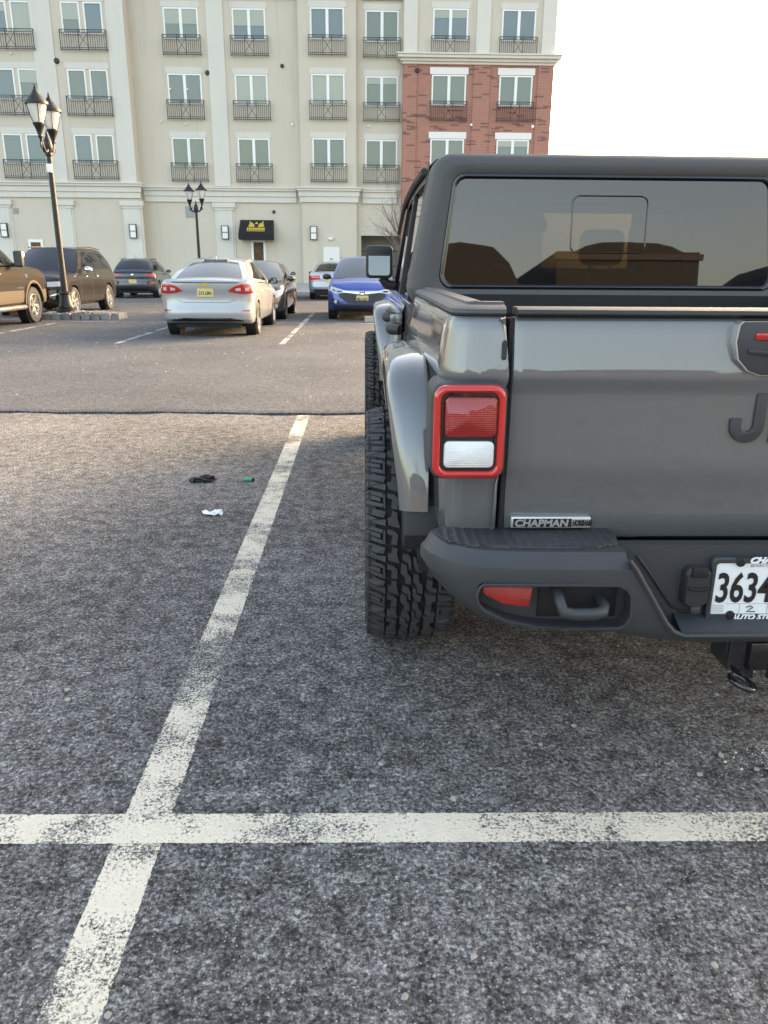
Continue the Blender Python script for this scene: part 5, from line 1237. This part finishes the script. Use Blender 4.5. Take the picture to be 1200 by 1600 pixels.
# rim lips of pocket and centre notch
def lip(poly, y, r_, nm, closed=True):
    P = [(x, y, z) for x, z in poly]; J(MB().tube(P+([P[0]] if closed else []), r_, 6, cap=not closed), nm, 'bumper_plastic', bump_o, 60)
lip(pk, -.152, .0045, 'pocket_rim'); lip([(-x, z) for x, z in pk], -.152, .0045, 'pocket_rim')
lip(nt_[1:-1], -.153, .008, 'notch_rim', False)
# step pads, crease line, back panel of the notch, shelf
for s in (-1, 1):
    pad = [(-.835, .04), (-.848, -.005), (-.825, -.060), (-.78, -.090), (-.70, -.106), (-.46, -.112), (-.40, -.085), (-.385, -.02), (-.40, .06)]
    P = [(s*x, y) for x, y in pad]; J(MB().prism(P if s < 0 else P[::-1], .686, .697, 'z'), 'step_pad', 'step_tread', bump_o, 30, .003)
    rf = [(-.740, .608), (-.622, .607), (-.618, .599), (-.623, .553), (-.632, .549), (-.69, .557), (-.733, .580), (-.740, .588)]
    P = [(x if s < 0 else -x, z) for x, z in (rf if s < 0 else rf[::-1])]
    J(MB().prism([(x, z) for x, z in P], -.140, -.09), 'bumper_reflector', 'reflector_red', bump_o, 30, .003)
    # tow hook in its opening
    J(MB().rbox(min(s*.595, s*.395), max(s*.595, s*.395), -.104, -.092, .505, .612, .004), 'hook_plate', 'under_black', bump_o)
    hk = [(s*-.553, -.06, .585), (s*-.553, -.135, .582), (s*-.552, -.158, .566), (s*-.545, -.168, .548), (s*-.52, -.172, .544), (s*-.47, -.172, .544), (s*-.448, -.166, .548), (s*-.44, -.15, .556), (s*-.44, -.06, .560)]
    J(MB().tube(hk, [.013, .013, .014, .0155, .0155, .0155, .0155, .013, .012], 10), 'tow_hook', 'bumper_plastic', smooth=60)
J(MB().box(-.40, .40, -.074, -.06, .46, .664), 'notch_panel', 'bumper_plastic', bump_o)
J(MB().prism([(-.153, .474), (-.153, .468), (-.06, .50), (-.06, .508)], -.235, .235, 'x'), 'notch_shelf', 'bumper_plastic', bump_o)
J(MB().tube([(-.345, -.078, .66), (-.30, -.078, .60), (-.245, -.078, .525), (-.215, -.078, .508), (.215, -.078, .508), (.245, -.078, .525), (.30, -.078, .60), (.345, -.078, .66)], .004, 6), 'panel_crease', 'bumper_plastic', bump_o, 60)
# trailer socket
so = J(MB().loft([[(p[0], y, p[1]) for p in rrect(-.226+i, -.160-i, .527+i, .636-i, .022, 5)] for i, y in ((0, -.07), (0, -.098), (.005, -.106))], True, False, True), 'trailer_socket', 'trim_black', bump_o, 35)
J(MB().rbox(-.214, -.172, -.113, -.10, .612, .640, .005), 'socket_hinge', 'under_black', so); J(MB().rbox(-.206, -.180, -.113, -.10, .514, .534, .004), 'socket_tab', 'bumper_plastic', so)
J(MB().tube([(-.218, -.110, .584), (-.20, -.112, .580), (-.185, -.112, .580), (-.168, -.110, .584)], .004, 6), 'socket_seam', 'under_black', so)
# licence plate with frame
fy = -.092
fr = MB().loft([[(p[0], y, p[1]) for p in rrect(-.158+i, .158-i, .490+i, .660-i, .010, 4)] for i, y in ((0, -.078), (0, fy), (.004, fy-.004), (.010, fy-.004))], True)
fr.loft([[(p[0], y, p[1]) for p in rrect(-.158+i, .158-i, .490+i+dz, .660-i-dz, .008, 4)] for i, dz, y in ((.010, 0, fy-.004), (.011, .003, fy-.003), (.012, .003, fy+.004))], True)
fro = J(fr, 'plate_frame', 'bumper_plastic', smooth=35)
plo = J(MB().box(-.150, .150, fy+.001, fy+.003, .497, .653), 'license_plate', 'plate_white', fro)
text_obj('frame_lettering', 'CHAPMAN', .0215, 'print_white', fro, (-.068, fy-.0058, .6475), (R(90), 0, 0), .0008, 1.18, .35, .0012)
text_obj('frame_lettering', 'AUTO STORES', .0195, 'print_white', fro, (-.094, fy-.0058, .4925), (R(90), 0, 0), .0008, 1.12, .30, .0009)
J(MB().box(-.158, .158, fy-.0045, fy+.002, .490, .5055), 'frame_bar', 'bumper_plastic', fro); J(MB().box(-.100, .100, fy-.0045, fy+.002, .646, .660), 'frame_bar', 'bumper_plastic', fro)
text_obj('plate_number', '3634', .112, 'ink', plo, (-.141, fy-.0006, .540), (R(90), 0, 0), .0006, .655, 0, .0022)
text_obj('plate_print', '60 DAY TE', .0105, 'vent_grey', plo, (-.060, fy-.0004, .6345), (R(90), 0, 0), .0004, 1.0)
pp = MB()
for k in range(5): pp.box(-.146, -.113, fy-.0002, fy+.0008, .510+k*.0046, .5112+k*.0046)
pp.box(-.11, .14, fy-.0002, fy+.0008, .5335, .5343).box(-.072, -.0712, fy-.0002, fy+.0008, .508, .533).box(.0, .0008, fy-.0002, fy+.0008, .508, .533)
J(pp, 'plate_print', 'vent_grey', plo)
J(MB().tube([(-.055, fy-.0005, .524), (-.043, fy-.0005, .528), (-.037, fy-.0005, .524), (-.052, fy-.0005, .512), (-.030, fy-.0005, .512)], .0014, 5), 'plate_print', 'ink', plo)
for x, z in ((-.088, .648), (-.094, .503), (.088, .648), (.094, .503)): J(MB().lathe([(0, -.008), (.009, -.007), (.0115, -.003), (.0115, .004)], 12, (x, fy-.002, z), 'y'), 'plate_screw', 'under_black', plo)
# hitch receiver with safety-chain loop
hi = MB().rbox(-.045, .045, -.13, .30, .36, .44, .006)
J(hi, 'hitch_receiver', 'gloss_black', smooth=30)
for s in (-1, 1):
    pl = MB(); outer = [(s*.104, .445), (s*.096, .405), (s*.078, .352), (s*.052, .328), (s*.02, .333), (s*.02, .445)]
    pl.prism(outer, -.115, -.103); ho = J(pl, 'hitch_plate', 'gloss_black')
    lp = [(s*.062+.022*math.cos(a)*1.3, -.145+.035*math.sin(a), .337+.010*math.cos(a)*s) for a in np.linspace(0, 2*math.pi, 17)]
    J(MB().tube(lp, .0085, 8, cap=False), 'chain_loop', 'gloss_black', ho, 60)
    J(MB().box(s*.09-.004, s*.09+.004, -.12, -.02, .36, .47), 'hitch_gusset', 'under_black', ho)
J(MB().tube([(-.60, .02, .52), (.60, .02, .52)], .035, 10), 'hitch_tube', 'under_black')
# ---- underside
u = MB()
for s in (-1, 1): u.box(s*.46-.04, s*.46+.04, .02, 4.9, .50, .62)
u.tube([(-.75, AXR, WR), (.75, AXR, WR)], .05, 10).tube([(-.75, AXF, WR), (.75, AXF, WR)], .05, 10); u.box(-.72, .72, .25, 1.42, .60, .80); u.box(-.55, .55, 1.5, 4.7, .36, .56)
J(u, 'chassis', 'under_black', smooth=None)
bm = bmesh.new(); bmesh.ops.create_uvsphere(bm, u_segments=16, v_segments=10, radius=.15); J(MB().bm(bm, Matrix.Translation((.1, AXR, WR-.02))), 'axle_housing', 'under_black')
J(MB().lathe([(.20, -.11), (.36, -.11), (.40, -.06), (.40, .06), (.36, .11), (.20, .11)], 32, (0, .52, .62)), 'spare_wheel', 'groove_rubber')
J(MB().tube([(.62, .40, .45), (.60, .05, .44)], .035, 10), 'exhaust', 'dark_alloy')
# ---- cab: lower body, doors
CB = 1.50                                             # cab back
WB_, WT_ = .835, .752                                 # half widths at belt and roof
def cabx(z): return interp(z, [(.50, .80), (.62, .832), (.95, .850), (1.18, .842), (1.22, .835), (1.78, .748)])
for s in (-1, 1):
    m = MB(); rings = []
    for y in np.concatenate([[CB-.03, CB], np.linspace(1.6, 3.82, 20)]): rings.append([(s*(cabx(z)-.0), y, z) for z in (.52, .56, .62, .75, .95, 1.02, 1.06, 1.10, 1.15, 1.18, 1.20)]+[(s*.72, y, 1.20), (s*.70, y, .52)])
    J(m.loft(rings, True, True, True), 'cab_side', 'jeep_paint', smooth=30)
    for (a, b_, nm) in ((1.78, 2.62, 'rear_door'), (2.66, 3.60, 'front_door')):
        rg = []
        for y in np.linspace(a, b_, 8): rg.append([(s*(cabx(z)+(.014 if .64 < z < 1.17 else .002)), y, z) for z in (.62, .66, .75, .95, 1.0, 1.04, 1.10, 1.15, 1.19)])
        d_ = J(MB().loft(rg, False), nm, 'jeep_paint', smooth=30)
        yh = a+.10
        J(MB().tube([(s*.862, yh-.01, 1.06), (s*.902, yh+.02, 1.06), (s*.905, yh+.13, 1.06), (s*.862, yh+.16, 1.06)], [.024, .026, .026, .024], 8), 'door_handle', 'trim_black', d_, 60)
        for zz in (.78, 1.06):
            J(MB().rbox(s*.868-.018, s*.868+.018, b_-.02, b_+.07, zz-.025, zz+.025, .008), 'door_hinge', 'jeep_paint', d_, 40)
    # upper frame: pillars
    def bar(p0, p1, w_, d_):
        fr_ = MB(); fr_.add([(s*(p0[0]), p0[1]-w_, p0[2]), (s*(p0[0]), p0[1]+w_, p0[2]), (s*(p0[0]-d_), p0[1]+w_, p0[2]), (s*(p0[0]-d_), p0[1]-w_, p0[2]),
                 (s*(p1[0]), p1[1]-w_, p1[2]), (s*(p1[0]), p1[1]+w_, p1[2]), (s*(p1[0]-d_), p1[1]+w_, p1[2]), (s*(p1[0]-d_), p1[1]-w_, p1[2])], [(0,1,5,4),(1,2,6,5),(2,3,7,6),(3,0,4,7),(4,5,6,7),(0,3,2,1)]); J(fr_, 'pillar', 'trim_black', smooth=None)
    bar((.838, 2.64, 1.19), (.758, 2.64, 1.72), .045, .05); bar((.838, 3.62, 1.19), (.752, 3.34, 1.74), .05, .06); bar((.839, 1.78, 1.19), (.758, 1.80, 1.72), .03, .05)
    for a, b_, a2, b2 in ((1.82, 2.59, 1.84, 2.60), (2.69, 3.56, 2.69, 3.31)):
        J(MB().add([(s*.822, a, 1.19), (s*.822, b_, 1.19), (s*.748, b2, 1.71), (s*.748, a2, 1.71), (s*.817, a, 1.19), (s*.817, b_, 1.19), (s*.743, b2, 1.71), (s*.743, a2, 1.71)], [(0,1,2,3),(7,6,5,4),(0,3,7,4),(1,5,6,2),(0,4,5,1),(3,2,6,7)]), 'side_window', 'jeep_glass', smooth=None)
    # drip rail along the roof edge
    J(MB().tube([(s*.768, CB+.30, 1.745), (s*.77, 2.4, 1.752), (s*.768, 3.2, 1.742), (s*.775, 3.42, 1.70), (s*.80, 3.55, 1.55)], .016, 6), 'drip_rail', 'trim_black', smooth=60)
    # mirror
    mo = J(MB().loft([[(s*(.935+p[0]), y, 1.372+p[1]) for p in rrect(-.088+i, .088-i, -.102+i, .102-i, .026, 5)] for i, y in ((.012, 3.425), (.002, 3.43), (0, 3.445), (.004, 3.50), (.03, 3.53))], True, True, True), 'wing_mirror', 'trim_black', smooth=40)
    mg = J(MB().prism(rrect(-.070, .070, -.084, .084, .018, 5), -.003, .003), 'mirror_glass', 'mirror_face', mo); mg.location = (s*.935, 3.424, 1.372); mg.rotation_euler = (R(-6), 0, 0)
    J(MB().tube([(s*.83, 3.50, 1.225), (s*.88, 3.49, 1.23), (s*.915, 3.485, 1.275)], [.035, .035, .03], 8), 'mirror_arm', 'trim_black', mo, 50)
    # front fender inner, hood side
    J(MB().rbox(min(s*.62, s*.80), max(s*.62, s*.80), 3.80, 4.95, .62, 1.08, .03), 'front_fender', 'jeep_paint', smooth=40)
hd = MB(); rings = []
for y, w_, z in ((3.70, .74, 1.20), (3.85, .73, 1.215), (4.4, .68, 1.19), (4.85, .62, 1.14), (4.95, .60, 1.10), (4.97, .59, 1.02)): rings.append([(-w_-.03, y, .95), (-w_, y, z-.05), (-w_+.05, y, z-.005), (-.3, y, z+.02), (0, y, z+.025), (.3, y, z+.02), (w_-.05, y, z-.005), (w_, y, z-.05), (w_+.03, y, .95)])
J(hd.loft(rings, False), 'hood', 'jeep_paint', smooth=30)
gl = J(MB().prism(rtrap(.62, .60, .60, 1.10, .06), 4.93, 5.0), 'grille', 'jeep_paint', bev=.01)
for k in range(7): J(MB().rbox(-.30+k*.10-.03, -.30+k*.10+.03, 4.99, 5.006, .70, 1.02, .004), 'grille_slot', 'under_black', gl)
for s in (-1, 1): J(MB().lathe([(0, .03), (.07, .025), (.09, 0)], 20, (s*.46, 4.995, .90), 'y'), 'headlamp', 'lens_clear', gl, 40)
J(MB().rbox(-.85, .85, 5.05, 5.22, .50, .66, .03), 'front_bumper', 'bumper_plastic', smooth=40)
# cab floor, dash, firewall, windshield
J(MB().box(-.70, .70, CB, 3.75, .50, .58).box(-.70, .70, 3.55, 3.82, .58, 1.17), 'cab_floor', 'seat_cloth', smooth=None)
J(MB().add([(-.80, 3.66, 1.19), (.80, 3.66, 1.19), (.72, 3.36, 1.72), (-.72, 3.36, 1.72)], [(0,1,2,3)]), 'windshield', 'jeep_glass', smooth=None)
# seats with headrests
for x, y in ((-.36, 2.90), (.36, 2.90), (-.36, 2.02), (.36, 2.02), (0, 2.02)):
    w_ = .25 if x else .12
    so_ = J(MB().rbox(x-w_, x+w_, y-.06, y+.10, .70, 1.34, .06, 3).rbox(x-w_, x+w_, y, y+.5, .60, .80, .05, 3), 'seat', 'seat_cloth', smooth=50)
    if x: J(MB().rbox(x-.13, x+.13, y-.08, y+.03, 1.36, 1.56, .05, 3).tube([(x-.06, y-.02, 1.3), (x-.06, y-.02, 1.4)], .008, 6).tube([(x+.06, y-.02, 1.3), (x+.06, y-.02, 1.4)], .008, 6), 'headrest', 'seat_cloth', so_, 50)
J(MB().lathe([(.17, -.015), (.19, 0), (.17, .015)], 24, (-.36, 3.38, 1.12), 'y', 0, False), 'steering_wheel', 'seat_cloth')
J(MB().tube([(-.70, 2.62, 1.66), (.70, 2.62, 1.66)], .03, 8).tube([(-.68, 1.75, 1.64), (-.70, 3.2, 1.68)], .03, 8).tube([(.68, 1.75, 1.64), (.70, 3.2, 1.68)], .03, 8), 'roll_bar', 'seat_cloth')
J(MB().rbox(-.13, .13, 3.30, 3.34, 1.56, 1.64, .02), 'rear_view_mirror', 'under_black')
# ---- hardtop: rear panel with window opening, rounded into sides and roof
def hl(xb, xt, z0, z1, r_, y): return [(p[0], y, p[1]) for p in rtrap(xb, xt, z0, z1, r_, 8)]
def rk(y, z): return y+(z-1.2)*0.07       # the back leans slightly forward
def ring(xb, xt, z0, z1, r_, y): return [(p[0], rk(y, p[1]), p[1]) for p in rtrap(xb, xt, z0, z1, r_, 8)]
Z0, Z1 = 1.175, 1.795
WZ0, WZ1 = 1.262, 1.708; WXB, WXT = .712, .668
ht = MB().loft([ring(WXB-.004, WXT-.004, WZ0+.004, WZ1-.004, .05, CB+.030), ring(WXB, WXT, WZ0, WZ1, .052, CB+.012), ring(WXB+.010, WXT+.010, WZ0-.010, WZ1+.010, .058, CB+.004),
                ring(WXB+.045, WXT+.035, WZ0-.035, WZ1+.035, .07, CB+.001), ring(.800, .712, Z0+.02, Z1-.042, .075, CB), ring(.824, .736, Z0+.006, Z1-.020, .085, CB+.010), ring(.838, .750, Z0+.001, Z1-.005, .09, CB+.032), ring(.842, .755, Z0, Z1, .09, CB+.07), ring(.842, .756, Z0, Z1+.004, .09, CB+.26)], True)
hto = J(ht, 'hardtop', 'hardtop_plastic', smooth=40)
rf_ = MB(); rings = []
for y, dz in ((CB+.24, .002), (2.3, .012), (3.0, .006), (3.30, -.02), (3.40, -.06)): rings.append([(-.758, y, 1.70+dz), (-.752, y, 1.757+dz), (-.72, y, 1.786+dz), (-.66, y, 1.798+dz), (-.3, y, 1.803+dz), (0, y, 1.805+dz), (.3, y, 1.803+dz), (.66, y, 1.798+dz), (.72, y, 1.786+dz), (.752, y, 1.757+dz), (.758, y, 1.70+dz)])
J(rf_.loft(rings, False), 'roof', 'hardtop_plastic', hto, 35)
# rubber seal and glass
J(MB().loft([ring(WXB+.002, WXT+.002, WZ0-.002, WZ1+.002, .052, CB+.006), ring(WXB-.006, WXT-.006, WZ0+.006, WZ1-.006, .048, CB+.004), ring(WXB-.016, WXT-.016, WZ0+.014, WZ1-.014, .042, CB+.010), ring(WXB-.018, WXT-.018, WZ0+.016, WZ1-.016, .040, CB+.02)], True), 'window_seal', 'gloss_black', hto, 45)
gw = MB().loft([ring(WXB-.008, WXT-.008, WZ0+.008, WZ1-.008, .046, CB+.018), ring(WXB-.008, WXT-.008, WZ0+.008, WZ1-.008, .046, CB+.022)], True, True, True)
J(gw, 'rear_window', 'jeep_glass', hto, None)
# sliding centre pane: slightly proud frame line
sp_ = [(p[0], rk(CB+.016, p[1]), p[1]) for p in rrect(-.165, .150, 1.408, 1.632, .03, 6)]
sw = MB().tube(sp_+[sp_[0]], .003, 6, cap=False); J(sw, 'sliding_pane_frame', 'gloss_black', hto, 60)
# lower crease of the hardtop
J(MB().rbox(-.79, .79, CB-.006, CB+.004, 1.222, 1.228, .002, 1), 'hardtop_crease', 'hardtop_plastic', hto)

# ================================================================== LITTER
gv = bmesh.new(); bmesh.ops.create_icosphere(gv, subdivisions=3, radius=1)
for v in gv.verts:
    k = 1+0.35*math.sin(v.co.x*5+1)*math.cos(v.co.y*6)+0.25*math.sin(v.co.z*7+v.co.x*4); v.co = Vector((v.co.x*k*.055+.014*math.sin(v.co.y*4), v.co.y*k*.034, max(.002, .014+v.co.z*k*.022)))
gl_ = MB().bm(gv)
for k, (a, L) in enumerate(((2.2, .05), (2.6, .06), (3.0, .055), (3.5, .05))):
    gl_.tube([(-.02+.02*math.cos(a), .02*math.sin(a), .012), (-.02+L*math.cos(a), L*math.sin(a), .012), (-.02+(L+.02)*math.cos(a+.4), (L+.02)*math.sin(a+.4), .008)], [.011, .010, .006], 7)
go = gl_.build('crumpled_glove', 'glove_black', smooth=60); go.location = (-1.045, 4.87, .001)
tag(go, 'crumpled black glove lying on the asphalt left of the line', 'litter')
ct = MB().tube([(0,0,.006),(.05,.004,.006)], .0065, 10).build('cigar_tip', 'filter_tan', smooth=50); ct.location = (-1.135, 4.86, .002)
tag(ct, 'orange-tan tube stub touching the black glove', 'litter')
gt = MB().lathe([(.0, 0), (.011, 0), (.012, .002), (.012, .058), (.0095, .058), (.0095, .010), (0, .010)], 16, (0,0,0), 'x').build('green_tube', 'tube_green', smooth=40); gt.location = (-.79, 4.88, .013); gt.rotation_euler = (0, 0, -.25)
tag(gt, 'small green plastic tube lying near the white line', 'litter')
MB().lathe([(.0096, .0575), (.0126, .0575), (.0126, .066), (.0096, .066)], 16, (0,0,0), 'x', 0, False).build('tube_end', 'under_black', gt, 40)
pm = MB(); n = 9; V = []
rp = random.Random(8)
for i in range(n):
    for j in range(n):
        u, v = i/(n-1)-.5, j/(n-1)-.5; V.append((u*.105+rp.uniform(-.006,.006)-.02*v, v*.06+rp.uniform(-.006,.006), .004+abs(rp.gauss(0, .006))+.03*max(0, u+.15)*math.exp(-((v-.1)*4)**2)))
pm.add(V, [(i*n+j, (i+1)*n+j, (i+1)*n+j+1, i*n+j+1) for i in range(n-1) for j in range(n-1)])
po = pm.build('paper_scrap', 'paper_white', smooth=20); po.location = (-.86, 4.16, .003); tag(po, 'crumpled white paper scrap on the asphalt below the glove', 'litter')
po.modifiers.new('t', 'SOLIDIFY').thickness = .0012

# ================================================================== BEHIND THE CAMERA (seen mirrored in the rear window and paint)
def plaza(name, loc, w, h, d, gable, label):
    r = empty(name, loc, 0, label, 'building')
    poly = [(-w/2, 0), (w/2, 0), (w/2, h)]+[(w/2-w*t_, h+gable*g_) for t_, g_ in ((.12, 0), (.2, .55), (.3, .9), (.5, 1.0), (.7, .9), (.8, .55), (.88, 0))]+[(-w/2, h)]
    MB().prism(poly, -d, 0).build('wall', 'plaza_wall', r)
    MB().box(-w/2-.2, w/2+.2, .003, .18, h-.5, h-.15).build('cornice', 'plaza_roof', r)
    n = int(w/4)
    for k in range(n):
        x = -w/2+w*(k+.5)/n; o = MB().box(x-1.4, x+1.4, .003, .06, .4, 3.0).build('shop_window', 'white_frame', r); MB().box(x-1.3, x+1.3, .062, .08, .5, 2.9).build('pane', 'door_glass', o)
    return r
plaza('store_building', (5.6, -40, 0), 9.5, 6.2, 14, 2.6, 'brown gabled shop mirrored at the lower left of the rear window')
plaza('store_building', (16.5, -43, 0), 9.0, 8.8, 14, 0.6, 'tall flat-topped brown shop mirrored mid rear window')
plaza('store_building', (13.0, -38, 0), 17.0, 5.0, 4, 1.0, 'long low brown shop front mirrored along the bottom of the rear window')
plaza('store_building', (31.5, -40, 0), 14, 6.4, 14, 2.8, 'brown arched shop mirrored at the right edge of the rear window')
plaza('store_building', (-14, -42, 0), 26, 6.0, 14, 2.2, 'wide brown shop block standing left of the mirrored row')
bare_tree('bare_tree', (11.0, -44.0, 0), 8.5, 21, 'leafless tree between two shops, mirrored in the rear window', .0, 4)
lamp3 = copy_tree(lamp); lamp3.location = (20.6, -33.0, 0); lamp3.rotation_euler = (0, 0, R(10)); tag(lamp3, 'black twin-lantern lamp post mirrored at the right of the rear window', 'street lamp', LG)
bare_tree('bare_tree', (-6.5, -16.0, 0), 8.0, 9, 'leafless tree behind the camera, mirrored in the grey rear fender', .0, 5)
